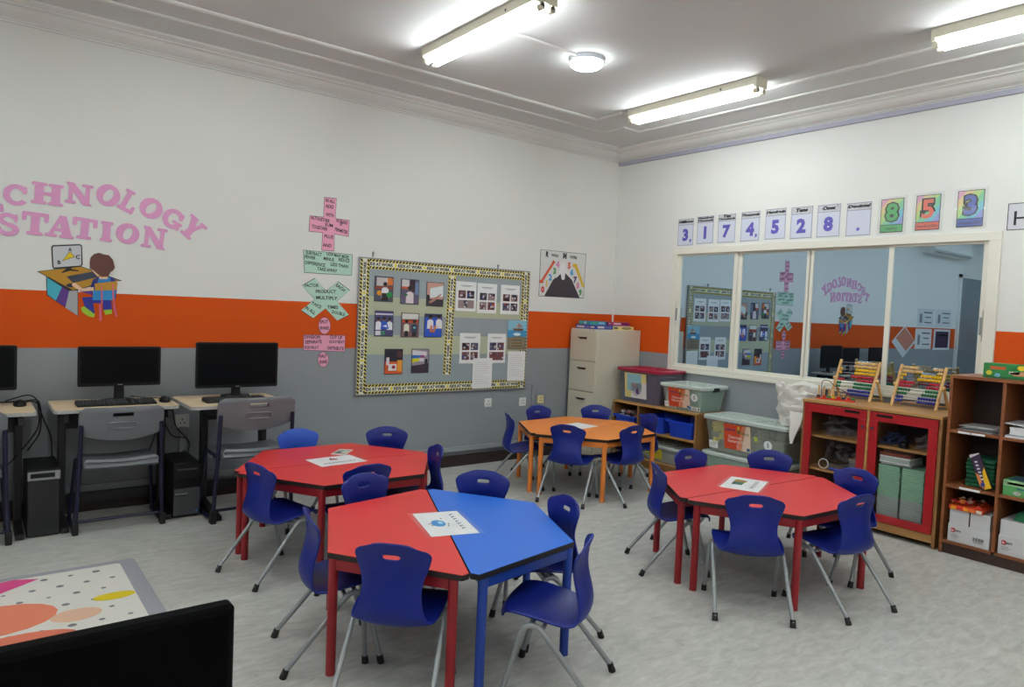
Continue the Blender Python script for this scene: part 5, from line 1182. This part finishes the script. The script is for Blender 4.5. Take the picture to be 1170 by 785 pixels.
def cab_door(y0, y1, hinge_left):
    z0, z1 = .095, .846; f = .055; xa, xb2 = CX-.012, CX+.006
    b = MB(); 
    b.box(xa, xb2, y0, y1, z1-.062, z1, DOORRED); b.box(xa, xb2, y0, y1, z0, z0+.05, DOORRED); b.box(xa, xb2, y0, y0+f, z0+.05, z1-.062, DOORRED); b.box(xa, xb2, y1-f, y1, z0+.05, z1-.062, DOORRED)
    d = b.build('door', cb, world=True, bevel=.002)
    b = MB(); b.box(xa+.008, xa+.011, y0+f, y1-f, z0+.05, z1-.062, CABGLASS); b.build('glass_pane', d, world=True)
    yc = y0+.10 if hinge_left else y1-.10
    b = MB(); b.prism(rpoly(-yc-.055, -yc+.055, z1-.03, z1-.012, .008, 3), (xa-.0012, 0, 0), QX, QY, QN, .001, BLACK); b.build('finger_slot', d, world=True)
    yk = y0+.022 if hinge_left else y1-.022
    b = MB(); b.cyl((xa-.006, yk, z1-.115), (xa, yk, z1-.115), .010, CHROME, 14); b.build('lock', d, world=True)
cab_door(YD+.012, CY1-.022, True); cab_door(CY0+.022, YD-.012, False)
# contents
CRINK = clear('crinkled_clear_plastic', (190, 194, 200), .16, .06)
def crumple(name, label, x0, x1, y0, y1, z0, z1, mat, n, seed, cat='plastic bag', col=None):
    r = random.Random(seed); b = MB()
    for k in range(n):
        cx, cy, cz = r.uniform(x0, x1), r.uniform(y0, y1), z0+(z1-z0)*r.random()**1.6
        pts = []
        for q_ in range(5): pts.append((cx+r.uniform(-.05, .05), cy+r.uniform(-.06, .06), min(max(cz+r.uniform(-.04, .04), z0), z1)))
        c = sum((Vector(p) for p in pts), Vector())/5
        vs = pts+[tuple(c+Vector((0, 0, .012)))]; b.add(vs, [(0, 1, 5), (1, 2, 5), (2, 3, 5), (3, 4, 5), (4, 0, 5)], mat if not col or r.random() < .8 else C(r.choice(col)))
    return tag(b.build(name), label, cat, kind='stuff')
crumple('plastic_bags', 'heap of crinkled clear plastic bags on the upper left shelf of the red cabinet', -.40, -.2, -2.92, -2.62, .615, .75, CRINK, 60, 1)
crumple('plastic_packets', 'clear plastic packets standing on the lower left shelf of the red cabinet', -.36, -.2, -2.92, -2.62, .368, .56, CRINK, 50, 2)
crumple('plastic_packets', 'clear plastic packet at the right end of the right upper cabinet shelf', -.42, -.2, -3.40, -3.28, .618, .73, CRINK, 36, 3)
t = thing('magnifying_glass', 'blue handled magnifier lying on the lower left shelf of the red cabinet', 'magnifier', (-.44, -2.74, .367))
b = MB(); b.tube([(-.45, -2.72, .376), (-.44, -2.84, .374)], .0085, TRAYB, 10); b.build('handle', t, world=True, smooth=True)
b = MB(); b.tube([(-.452+.004*math.sin(a), -2.675+.036*math.cos(a), .404+.034*math.sin(a)) for a in [2*PI*k/20 for k in range(20)]], .004, PLASTW, 8, closed=True); b.build('ring', t, world=True, smooth=True)
t = thing('glass_jar', 'clear open cup at the right of the lower left cabinet shelf', 'cup', (-.42, -2.90, .367))
b = MB(); n_ = 20; cup = lambda z, r: [(-.42+r*math.cos(2*PI*k/n_), -2.895+r*math.sin(2*PI*k/n_), z) for k in range(n_)]
b.loft([cup(.367, .035), cup(.47, .045), cup(.47, .043), cup(.372, .033)], CRINK); b.build('cup', t, world=True, smooth=True)
b = MB(); b.tube(cup(.47, .044), .0025, C((200, 170, 130)), 6, closed=True); b.build('rim', t, world=True, smooth=True)
t = thing('bell', 'small black dome bell on the upper right shelf of the red cabinet', 'bell', (-.43, -3.22, .617))
b = MB(); b.ball((-.43, -3.22, .638), (.03, .03, .024), M('glossy_black', (10, 10, 12), .12), 18, 10); b.build('dome', t, world=True, smooth=True)
b = MB(); b.cyl((-.43, -3.22, .617), (-.43, -3.22, .632), .034, BLACK, 20); b.build('base', t, world=True, smooth=True)
crumple('blue_cloths', 'bluish bundle at the left of the right upper cabinet shelf', -.38, -.2, -3.18, -3.08, .618, .70, C((50, 66, 110)), 20, 5, 'bundle')
GB1 = 'green exercise books in the red cabinet'; GB2 = 'grey-white exercise books in the red cabinet'
def book(name, x, y, z, size, rz, cover, page, label, group, parts=True, cat='book'):
    w_, d_, h_ = size; t = thing(name, label, cat, (x, y, z), rz, group)
    b = MB(); b.box(-w_/2, w_/2, -d_/2, d_/2, 0, h_*.16, cover); b.box(-w_/2, w_/2, -d_/2, d_/2, h_*.84, h_, cover); b.box(w_/2-.002, w_/2, -d_/2, d_/2, h_*.16, h_*.84, cover); b.build('cover', t)
    b = MB(); b.box(-w_/2+.002, w_/2-.002, -d_/2+.002, d_/2-.002, h_*.16, h_*.84, page); b.build('pages', t)
    return t
GRN = M('green_book_cover', (128, 178, 146), .55, .06, 30); GRNP = M('green_tinted_pages', (158, 198, 172), .7, .05, 60); WHC = M('grey_book_cover', (150, 160, 154), .6, .05, 30); WHP = M('grey_pages', (176, 186, 180), .7, .06, 60)
rb = random.Random(21); proto_g = proto_w = None
for ci, yc in enumerate((-3.155, -3.31)):
    z = .091
    for k in range(28):
        h = .0142; white = k < 13
        rz = R_(rb.uniform(-1.0, 1.0)); x = -.375+rb.uniform(-.003, .003)
        lb = ('grey-white exercise book in the %s stack behind the right red door' if white else 'green exercise book in the %s stack behind the right red door') % ('left' if ci == 0 else 'right')
        src = proto_w if white else proto_g
        if src is None:
            src = book('exercise_book', x, yc, z, (.20, .142, .0136), rz, WHC if white else GRN, WHP if white else GRNP, lb, GB2 if white else GB1)
            if white: proto_w = src
            else: proto_g = src
        else:
            c = copy_tree(src); c.location = (x, yc+rb.uniform(-.002, .002), z); c.rotation_euler = (0, 0, rz); c['label'] = lb
        z += h
book('thick_book', -.37, -3.19, .4915, (.2, .2, .016), R_(2), C((90, 92, 96)), WHP, 'thin grey book on top of the green exercise books', None)
book('white_box', -.39, -3.19, .5085, (.18, .2, .044), R_(-2), PAPER, WHP, 'white box lying on the books behind the right red door', None, cat='box')
book('thick_book', -.37, -3.18, .5535, (.2, .2, .022), R_(3), C((110, 46, 30)), C((120, 56, 40)), 'dark red book at the top of the pile behind the right red door', None)
book('thick_book', -.36, -3.2, .5765, (.18, .2, .014), R_(-1), C((56, 34, 34)), C((90, 56, 50)), 'dark brown book on the very top of the pile behind the right red door', None)

# ---------------------------------------------------------------- abacuses and bead toy on the cabinet
def bead_mesh(mat):
    b = MB(); b.ball((0, 0, 0), (.0086, .0120, .0120), mat, 12, 8); return b.build('bead', smooth=True, mesh_only=True)
BCOL = [bead_mesh(M(n, c, .35)) for n, c in (('bead_natural', (216, 176, 118)), ('bead_yellow', (226, 180, 20)), ('bead_red', (176, 30, 44)), ('bead_green', (24, 110, 70)), ('bead_blue', (34, 46, 140)))]
def abacus(cy, left, label):
    t = thing('abacus', label, 'abacus', (-.205, cy, CZT), -PI/2, 'wooden abacuses')
    W2, LN_, TOP = .148, .135, .295
    at_ = lambda s: Vector((0, LN_*s, TOP*s))
    for sx in (-1, 1):
        b = MB(); b.tube([(sx*W2, 0, .0), (sx*W2, LN_, TOP)], .011, BEECH, 10); b.build('frame_post', t, smooth=True)
        p = at_(.52); b = MB(); b.cyl((sx*W2, p.y, p.z), (sx*(W2+.022), p.y, p.z), .011, BEECH, 10); b.tube([(sx*(W2+.016), p.y, p.z+.01), (sx*(W2+.016), .165, .002)], .010, BEECH, 10); b.build('support_leg', t, smooth=True)
    b = MB(); b.cyl((-W2-.01, .150, .02), (W2+.01, .150, .02), .006, BEECH, 8); b.build('cross_bar', t, smooth=True)
    for i in range(10):
        s = .94-.088*i; p = at_(s)
        b = MB(); b.cyl((-W2, p.y, p.z), (W2, p.y, p.z), .0022, CHROME, 6); b.build('rod', t, smooth=True)
        me = BCOL[i//2]; nl = left[i]
        for k in range(10):
            x = (-W2+.022+k*.0172) if k < nl else (W2-.022-(9-k)*.0172)
            if isinstance(nl, float): x += .02
            o = bpy.data.objects.new('bead', me); COL.objects.link(o); o.parent = t; o.location = (x, p.y, p.z)
    return t
abacus(-2.715, [0, 0, 1, 1, 0, 3, 2, 2, 0, 0], 'left wooden abacus on the red cabinet, most beads pushed to one side')
abacus(-3.168, [6, 8, 2, 1, 6, 5, 5, 4, 3, 3], 'right wooden abacus on the red cabinet, beads split to both sides, beside the tall bookcase')
t = thing('bead_toy', 'red-based counting toy with pegs and a wire arch in front of the left abacus', 'toy', (-.34, -2.66, CZT))
pb = [(-.36, -2.555), (-.355, -2.595), (-.35, -2.63), (-.345, -2.665), (-.34, -2.70), (-.335, -2.735), (-.33, -2.77), (-.325, -2.80)]
b = MB(); REDT = C((200, 40, 34), .35)
for i, (x, y) in enumerate(pb): b.cyl((x, y, CZT), (x, y, CZT+.012), .018, REDT, 14)
for (a, c) in zip(pb, pb[1:]): b.obox(((a[0]+c[0])/2, (a[1]+c[1])/2, CZT+.005), (.03, .04, .01), Matrix.Identity(3), REDT)
b.build('base', t, world=True, smooth=True)
for i, (x, y) in enumerate(pb):
    h = .105-.011*i; b = MB(); b.cyl((x, y, CZT+.01), (x, y, CZT+h), .006, BEECH, 8); b.build('peg', t, world=True, smooth=True)
    b = MB(); b.cyl((x, y, CZT+.013), (x, y, CZT+.028), .013, C([(40, 44, 60), (200, 40, 34), (60, 130, 70), (226, 190, 30), (200, 40, 34), (40, 46, 70), (200, 40, 34), (60, 130, 70)][i], .4), 12); b.build('ring', t, world=True, smooth=True)
b = MB(); b.tube(arc_path([(-.36, -2.575, CZT+.02), (-.36, -2.575, CZT+.14), (-.355, -2.63, CZT+.145), (-.345, -2.67, CZT+.10), (-.34, -2.74, CZT+.075), (-.33, -2.82, CZT+.03)], .04), .003, C((110, 40, 40), .4), 6)
b.build('wire_arch', t, world=True, smooth=True)

# ---------------------------------------------------------------- bookcase
KX, KY1, KZ, KP = -.505, -3.505, 1.15, .292
NCOL = 4; KY0 = KY1-.018-NCOL*KP
kb = thing('bookcase', 'tall brown open bookcase of square cubbies at the right edge', 'bookcase', (-.3, (KY0+KY1)/2, 0))
KB = -.13
board('top', kb, KX-.004, KB, KY0, KY1, KZ-.02, KZ, WALNUT)
for i in range(NCOL+1):
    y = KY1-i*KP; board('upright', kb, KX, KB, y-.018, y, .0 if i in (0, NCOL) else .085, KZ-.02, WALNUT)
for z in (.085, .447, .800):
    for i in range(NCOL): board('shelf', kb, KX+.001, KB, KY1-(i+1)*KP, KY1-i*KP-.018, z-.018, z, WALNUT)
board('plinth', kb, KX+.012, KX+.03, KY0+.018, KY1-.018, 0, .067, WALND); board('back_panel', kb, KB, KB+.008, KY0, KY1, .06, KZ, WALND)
for (ya, yb3, z) in ((-3.57, -3.64, .80), (-3.645, -3.72, .80), (-3.60, -3.715, .447)):
    b = MB(); b.box(KX-.001, KX+.001, yb3, ya, z-.0155, z-.0025, PAPER); b.build('shelf_label', kb, world=True)
c1a, c1b = KY1-.018, KY1-KP; c2a, c2b = KY1-KP-.018, KY1-2*KP
# row 1
b = MB(); rp = random.Random(8)
for k in range(9): b.obox((-.35+rp.uniform(-.02, .02), -3.67+rp.uniform(-.012, .012), .8025+.0036*k), (.21, .20, .0034), Matrix.Rotation(rp.uniform(-.14, .14), 3, 'Z'), C(rp.choice([(150, 152, 154), (120, 122, 124), (176, 176, 174)])))
tag(b.build('paper_pile'), 'pile of loose grey papers in the top left cubby of the bookcase', 'papers', kind='stuff')
book('thick_book', -.36, -3.93, .818, (.22, .20, .045), R_(4), PAPER, PAPER, 'thick white book lying in the second top cubby of the bookcase', None)
book('folder', -.37, -3.935, .8005, (.26, .22, .014), R_(-2), C((190, 192, 200)), PAPER, 'pale folder at the bottom of the second top cubby of the bookcase', None, cat='folder')
t = thing('folder', 'thin white folder resting open on the thick white book in the bookcase', 'folder', (-.36, -3.92, .866), 0)
b = MB(); b.obox((-.36, -3.925, .878), (.25, .235, .006), Matrix.Rotation(.06, 3, 'X'), C((200, 202, 208))); b.build('cover', t, world=True)
# row 2
b = MB(); gm = M('green_folded_felt', (20, 96, 62), .85, .15, 20); rp = random.Random(12)
for k in range(7):
    z = .4485+k*.026; b.loft([[(x, y, z+dz+.004*math.sin(y*60+k)) for x, y, dz in ((-.42, -3.60+rp.uniform(-.01, .01), .0), (-.42, -3.76+rp.uniform(-.01, .01), .0), (-.42, -3.76, .022), (-.42, -3.60, .022))], [(x, y, z+dz) for x, y, dz in ((-.2, -3.60, .0), (-.2, -3.77, .0), (-.2, -3.77, .022), (-.2, -3.60, .022))]], gm)
fl = thing('felt_pile', 'folded green felt pile in the middle left cubby of the bookcase', 'felt', (-.31, -3.68, .448)); b.build('felt', fl, world=True, bevel=.006)
t = thing('pencil_box', 'slim dark purple and yellow box leaning on the green felt in the bookcase', 'box', (-.46, -3.69, .447))
b = MB(); p0, p1 = Vector((-.475, -3.745, .452)), Vector((-.455, -3.655, .655)); d = (p1-p0).normalized(); sdv = d.cross(Vector((-1, 0, 0))).normalized(); nv = sdv.cross(d).normalized(); rotm = Matrix((sdv, d, nv)).transposed(); ln_ = (p1-p0).length
ctr = (p0+p1)/2+Vector((0, .0, .006))
b.obox(ctr, (.058, ln_, .022), rotm, C((52, 34, 60), .4)); b.build('carton', t, world=True, bevel=.001)
b = MB(); nn = nv if nv.x < 0 else -nv; ss = sdv if sdv.y < 0 else -sdv
oo = ctr+nn*.0114
P3 = lambda poly, c, lay=0: b.prism(poly, oo+nn*(lay*.0004), ss, d, nn, .0004, C(c, .4))
h2 = ln_/2
P3([(-.029, h2-.02), (.029, h2-.006), (.029, h2), (-.029, h2)], (206, 204, 206)); P3([(-.01, -h2), (.029, -h2), (.029, .02), (.012, -.005)], (226, 176, 20)); P3([(-.029, -h2+.03), (-.01, -h2+.0), (-.01, -.02), (-.029, .0)], (206, 120, 60)); P3([(-.022, -h2+.02), (.0, -h2+.02), (.0, -h2+.05), (-.022, -h2+.04)], (40, 60, 150), 1)
for k in range(6): P3([(-.012, .058-.022*k), (.004, .056-.022*k), (.004, .066-.022*k), (-.012, .068-.022*k)], (206, 200, 210), 1)
b.build('print', t, world=True)
game('puzzle_box', 'green picture box lying in the second middle cubby of the bookcase', -.38, -3.945, .447, (.2, .235, .095), 0, (90, 160, 96), [('f', bx(0, 1, .62, 1), (150, 190, 140)), ('f', bx(.1, .9, .72, .86), (196, 210, 120)), ('f', [(.3, .56), (.8, .50), (.78, .44), (.32, .48)], (40, 90, 130)), ('f', bx(.5, .58, .16, .46), (216, 196, 50)), ('f', ell(.32, .22, .09, .12, 12), (206, 206, 200)), ('f', ell(.76, .2, .09, .12, 12), (206, 200, 196)), ('f', ell(.34, .22, .04, .06, 8), (70, 50, 40)), ('t', bx(.1, .9, .1, .9), (70, 110, 140))], None)
# row 3
CART = M('white_carton', (206, 206, 208), .6, .03, 12)
def carton(yc, wd, label, marks, flap):
    t = thing('paper_carton', label, 'box', (-.38, yc, .085), 0, 'white paper cartons in the bookcase')
    x0, x1 = -.49, -.20; ya, yb4 = yc+wd/2, yc-wd/2
    b = MB(); b.box(x0, x1, yb4, ya, .0855, .0855+.115, CART); b.build('lower_box', t, world=True, bevel=.002)
    b = MB(); b.box(x0+.004, x1-.004, yb4+.004, ya-.004, .2005, .295, CART)
    if flap: b.box(x0+.0035, x0+.0045, yc-.004, yc+.004, .2005, .295, BROWN)
    b.build('upper_box', t, world=True, bevel=.002)
    def pf(f, tx_):
        f(bx(.08, .17, .52, .76), (196, 40, 50)); f([(.1, .56), (.15, .6), (.1, .72)], (230, 226, 226), 1); tx_('pure', .25, .62, .16, (50, 50, 54), .14, bold=.02)
        for k in range(3): f(bx(.08, .24+.05*(k % 2), .4-.08*k, .42-.08*k), (120, 120, 124))
        if marks:
            for k in range(12): f(bx(.62+.022*k, .62+.022*k+(.008 if k % 3 else .015), .3, .5), (50, 50, 54))
            f(bx(.64, .86, .22, .25), (100, 100, 104))
    front_label(t, x0-.0004, ya, yb4, .086, .20, pf, 'print')
carton(-3.665, .235, 'white paper carton with red mark under the orange packets, bottom left cubby', True, True)
carton(-3.945, .235, 'white paper carton with red mark in the second bottom cubby', False, False)
t = thing('snack_packet', 'red and orange packets lying on the white carton in the bookcase', 'packet', (-.42, -3.64, .2955))
b = MB(); rp = random.Random(31); RO = C((206, 70, 36), .3); YO = C((230, 150, 40), .3)
b.loft([[(x, y, z) for y, z in ((-3.55, .2965), (-3.74, .2965), (-3.745, .322), (-3.55, .322))] for x in (-.505, -.30)], RO)
for k in range(5): b.box(-.5062, -.5045, -3.56-.036*k-.03, -3.56-.036*k, .299, .318, [YO, C((190, 40, 30)), YO, C((226, 110, 50)), C((230, 220, 200))][k])
b.build('lower_packet', t, world=True)
b = MB()
for k in range(22): 
    cx, cy, cz = rp.uniform(-.48, -.32), rp.uniform(-3.72, -3.57), rp.uniform(.324, .352)
    pts = [(cx+rp.uniform(-.03, .03), cy+rp.uniform(-.035, .035), max(.323, cz+rp.uniform(-.015, .015))) for _ in range(4)]
    b.add(pts+[(cx, cy, cz+.01)], [(0, 1, 4), (1, 2, 4), (2, 3, 4), (3, 0, 4)], C(rp.choice([(206, 60, 36), (220, 120, 60), (226, 190, 170), (190, 40, 50)]), .25))
b.build('crinkled_wrap', t, world=True)
b = MB(); b.loft([rrect(-.45, -.25, -4.03, -3.88, .02, .2955), rrect(-.43, -.27, -4.02, -3.89, .03, .335), rrect(-.40, -.3, -4.0, -3.92, .02, .35)], gm)
fl = thing('felt_pile', 'green felt on the carton in the second bottom cubby', 'felt', (-.35, -3.95, .2955)); b.build('felt', fl, world=True, smooth=True)
game('board_game', 'long green box with coloured balls on top of the bookcase', -.40, -3.90, KZ, (.12, .46, .092), 0, (36, 124, 62),
     [('f', [(.0, .02), (1, .02), (1, .2), (0, .12)], (24, 96, 50)), ('f', [(.3, .45), (.58, .62), (.98, .5), (.98, .2), (.6, .28), (.36, .24)], (206, 150, 110)), ('f', bx(.08, .26, .6, .8), (190, 90, 40)), ('f', ell(.07, .36, .035, .16, 12), (206, 200, 50)), ('f', ell(.44, .78, .05, .17, 12), (226, 200, 40)), ('f', ell(.17, .22, .035, .14, 12), (120, 180, 206)), ('f', ell(.52, .78, .02, .08, 10), (60, 120, 180)), ('f', bx(.3, .42, .34, .52), (206, 214, 200)), ('f', ell(.72, .82, .04, .1, 10), (206, 196, 190))], None, 'board game')

# ---------------------------------------------------------------- number cards over the window
CARDP = M('pale_blue_card', (206, 210, 226), .5, .02, 20); PUR = C((92, 84, 176), .5)
def card_frame(corn, k, u0, v0):
    P = [Rw(u0+x/k, v0+y/k) for x, y in corn]
    a0 = (P[0][0]+P[3][0])/2; a1 = (P[1][0]+P[2][0])/2; z1 = (P[0][1]+P[1][1])/2; z0 = (P[2][1]+P[3][1])/2
    return a0, a1, z0, z1
def number_card(corn, k, u0, v0, words_, digit, label):
    a0, a1, z0, z1 = card_frame(corn, k, u0, v0); wd, hh = a1-a0, z1-z0
    o = Vector((-.001, -a0, z0)); b = MB(); b.prism(bx(0, wd, 0, hh), o, QX, QY, QN, .001, CARDP)
    b.prism(bx(.004, wd-.004, hh*.78, hh-.004), o+QN*.001, QX, QY, QN, .0003, C((196, 198, 204)))
    e = .008; r = random.Random(label)
    n = int(hh/.011)
    for i in range(n):
        y = (i+.2)*hh/n
        for x in (.002, wd-.002-e*.7): b.prism(bx(x, x+e*.7, y, y+.005), o+QN*.0014, QX, QY, QN, .0003, INK)
    n = int(wd/.011)
    for i in range(n):
        x = (i+.2)*wd/n
        for y in (.002, hh-.002-e*.7, hh*.76): b.prism(bx(x, x+.006, y, y+e*.6), o+QN*.0014, QX, QY, QN, .0003, INK)
    for i in range(14):
        x, y = r.uniform(.01, wd-.02), r.uniform(hh*.80, hh-.014); b.prism(bx(x, x+.006, y, y+.004), o+QN*.0014, QX, QY, QN, .0003, C((90, 92, 100)))
    for j, wv in enumerate(words_):
        hz = hh*(.89 if len(words_) == 1 else (.935 if j == 0 else .84)); h = hh*(.12 if len(wv) < 6 else .095 if len(words_) == 1 else .075)
        b.text(wv, o+QN*.0018+QX*(wd/2)+QY*hz, QX, QY, QN, INK, h=h, wd=wd*min(.94, .14*len(wv)), bold=.07, shear=.25)
    if digit == '.': b.prism(ell(wd*.5, hh*.2, .013, .013, 16), o+QN*.0016, QX, QY, QN, .0004, PUR)
    else:
        b.text(digit[0], o+QN*.0018+QX*(wd*.5)+QY*(hh*.40), QX, QY, QN, PUR, h=hh*.46, bold=.055)
        if len(digit) > 1: b.text(',', o+QN*.0018+QX*(wd*.83)+QY*(hh*.17), QX, QY, QN, PUR, h=hh*.14, bold=.06)
    tag(b.build('number_card'), label, 'card', 'purple number cards over the window')
Z2 = (8.357, 765, 230); Z3 = (8.357, 895, 210); Z4 = (8.357, 1030, 205)
number_card([(88, 172), (236, 163), (222, 418), (75, 430)], *Z2, ['Millions'], '3,', 'number card with a purple 3 and a comma, headed Millions')
number_card([(272, 147), (432, 135), (412, 400), (255, 410)], *Z2, ['Hundred', 'Thousands'], '1', 'number card with a purple 1, headed Hundred Thousands')
number_card([(470, 128), (640, 118), (622, 390), (455, 400)], *Z2, ['Ten', 'Thousands'], '7', 'number card with a purple 7, headed Ten Thousands')
number_card([(690, 103), (873, 90), (852, 375), (675, 387)], *Z2, ['Thousands'], '4,', 'number card with a purple 4 and a comma, headed Thousands')
number_card([(925, 75), (1122, 62), (1100, 357), (905, 367)], *Z2, ['Hundreds'], '5', 'number card with a purple 5, headed Hundreds')
number_card([(80, 225), (290, 210), (268, 517), (60, 530)], *Z3, ['Tens'], '2', 'number card with a purple 2, headed Tens')
number_card([(335, 203), (560, 188), (530, 503), (312, 515)], *Z3, ['Ones'], '8', 'number card with a purple 8, headed Ones')
number_card([(615, 185), (853, 167), (828, 490), (590, 505)], *Z3, ['Decimal'], '.', 'number card with a purple dot, headed Decimal')
def rainbow_card(corn, k, u0, v0, digit, col, word, label):
    a0, a1, z0, z1 = card_frame(corn, k, u0, v0); wd, hh = a1-a0, z1-z0
    t = thing('place_value_card', label, 'card', (0, -(a0+a1)/2, z0), 0, 'rainbow number cards over the window')
    o = Vector((-.001, -a0, z0)); b = MB(); b.prism(bx(0, wd, 0, hh), o, QX, QY, QN, .001, INK)
    f = lambda poly, c, lay=1: b.prism([(x*wd, y*hh) for x, y in poly], o+QN*(.0004*lay+.0006), QX, QY, QN, .0004, C(c, .3))
    f(bx(.03, .97, .24, .98), (130, 196, 150))
    bands = [(206, 150, 176), (214, 190, 130), (176, 206, 120), (120, 196, 150), (110, 186, 206), (140, 150, 214)]
    def clip(lo, hi):    # diagonal band x/0.94 + (1-y) between lo and hi (0..2)
        def inter(poly, cval, keep_above):
            out = []
            for i in range(len(poly)):
                p, q_ = poly[i-1], poly[i]; fp = p[0]+1-p[1]-cval; fq = q_[0]+1-q_[1]-cval
                if not keep_above: fp, fq = -fp, -fq
                if (fp >= 0) != (fq >= 0):
                    tt = fp/(fp-fq); out.append((p[0]+(q_[0]-p[0])*tt, p[1]+(q_[1]-p[1])*tt))
                if fq >= 0: out.append(q_)
            return out
        p = inter([(0, 0), (1, 0), (1, 1), (0, 1)], lo, True); return inter(p, hi, False) if p else p
    for i, c in enumerate(bands):
        p = clip(i/3, (i+1)/3)
        if len(p) > 2: f([(.03+x*.94, .24+y*.74) for x, y in p], c, 2)
    f(bx(.03, .97, .03, .22), col)
    b.text(digit, o+QN*.0022+QX*(wd*.5)+QY*(hh*.60), QX, QY, QN, INK, h=hh*.62, bold=.11)
    b.text(digit, o+QN*.0026+QX*(wd*.5)+QY*(hh*.60), QX, QY, QN, C(col, .3), h=hh*.54, bold=.03)
    b.text(word, o+QN*.0022+QX*(wd*.5)+QY*(hh*.125), QX, QY, QN, INK, h=hh*.09, wd=wd*min(.86, .085*len(word)), bold=.01)
    b.build('card', t, world=True)
    b = MB(); b.prism(bx(-.02, wd+.024, -.015, hh+.016), o+QN*.0034, QX, QY, QN, .0006, LAMIN); b.build('laminate', t, world=True)
rainbow_card([(940, 150), (1160, 133), (1137, 462), (920, 470)], *Z3, '8', (60, 160, 80), 'tenths', 'rainbow card with a green 8, headed tenths')
rainbow_card([(150, 155), (385, 137), (358, 480), (125, 490)], *Z4, '5', (216, 90, 60), 'hundredths', 'rainbow card with an orange 5, headed hundredths')
rainbow_card([(548, 110), (805, 92), (773, 450), (515, 460)], *Z4, '3', (60, 84, 170), 'thousandths', 'rainbow card with a blue 3, headed thousandths')
a0, z1 = Rw(1030+1022/8.357, 205+232/8.357); _, z0 = Rw(1030+1010/8.357, 205+488/8.357); wd = .20
o = Vector((-.001, -a0, z0)); b = MB(); b.prism(bx(0, wd, 0, z1-z0), o, QX, QY, QN, .001, INK); b.prism(bx(.005, wd-.005, .005, z1-z0-.005), o+QN*.001, QX, QY, QN, .0004, C((206, 206, 214)))
b.text('H', o+QN*.0018+QX*.082+QY*((z1-z0)*.44), QX, QY, QN, INK, h=(z1-z0)*.52, wd=.088)
tag(b.build('letter_card'), 'white card with a black H, cut by the right edge of the picture', 'card')
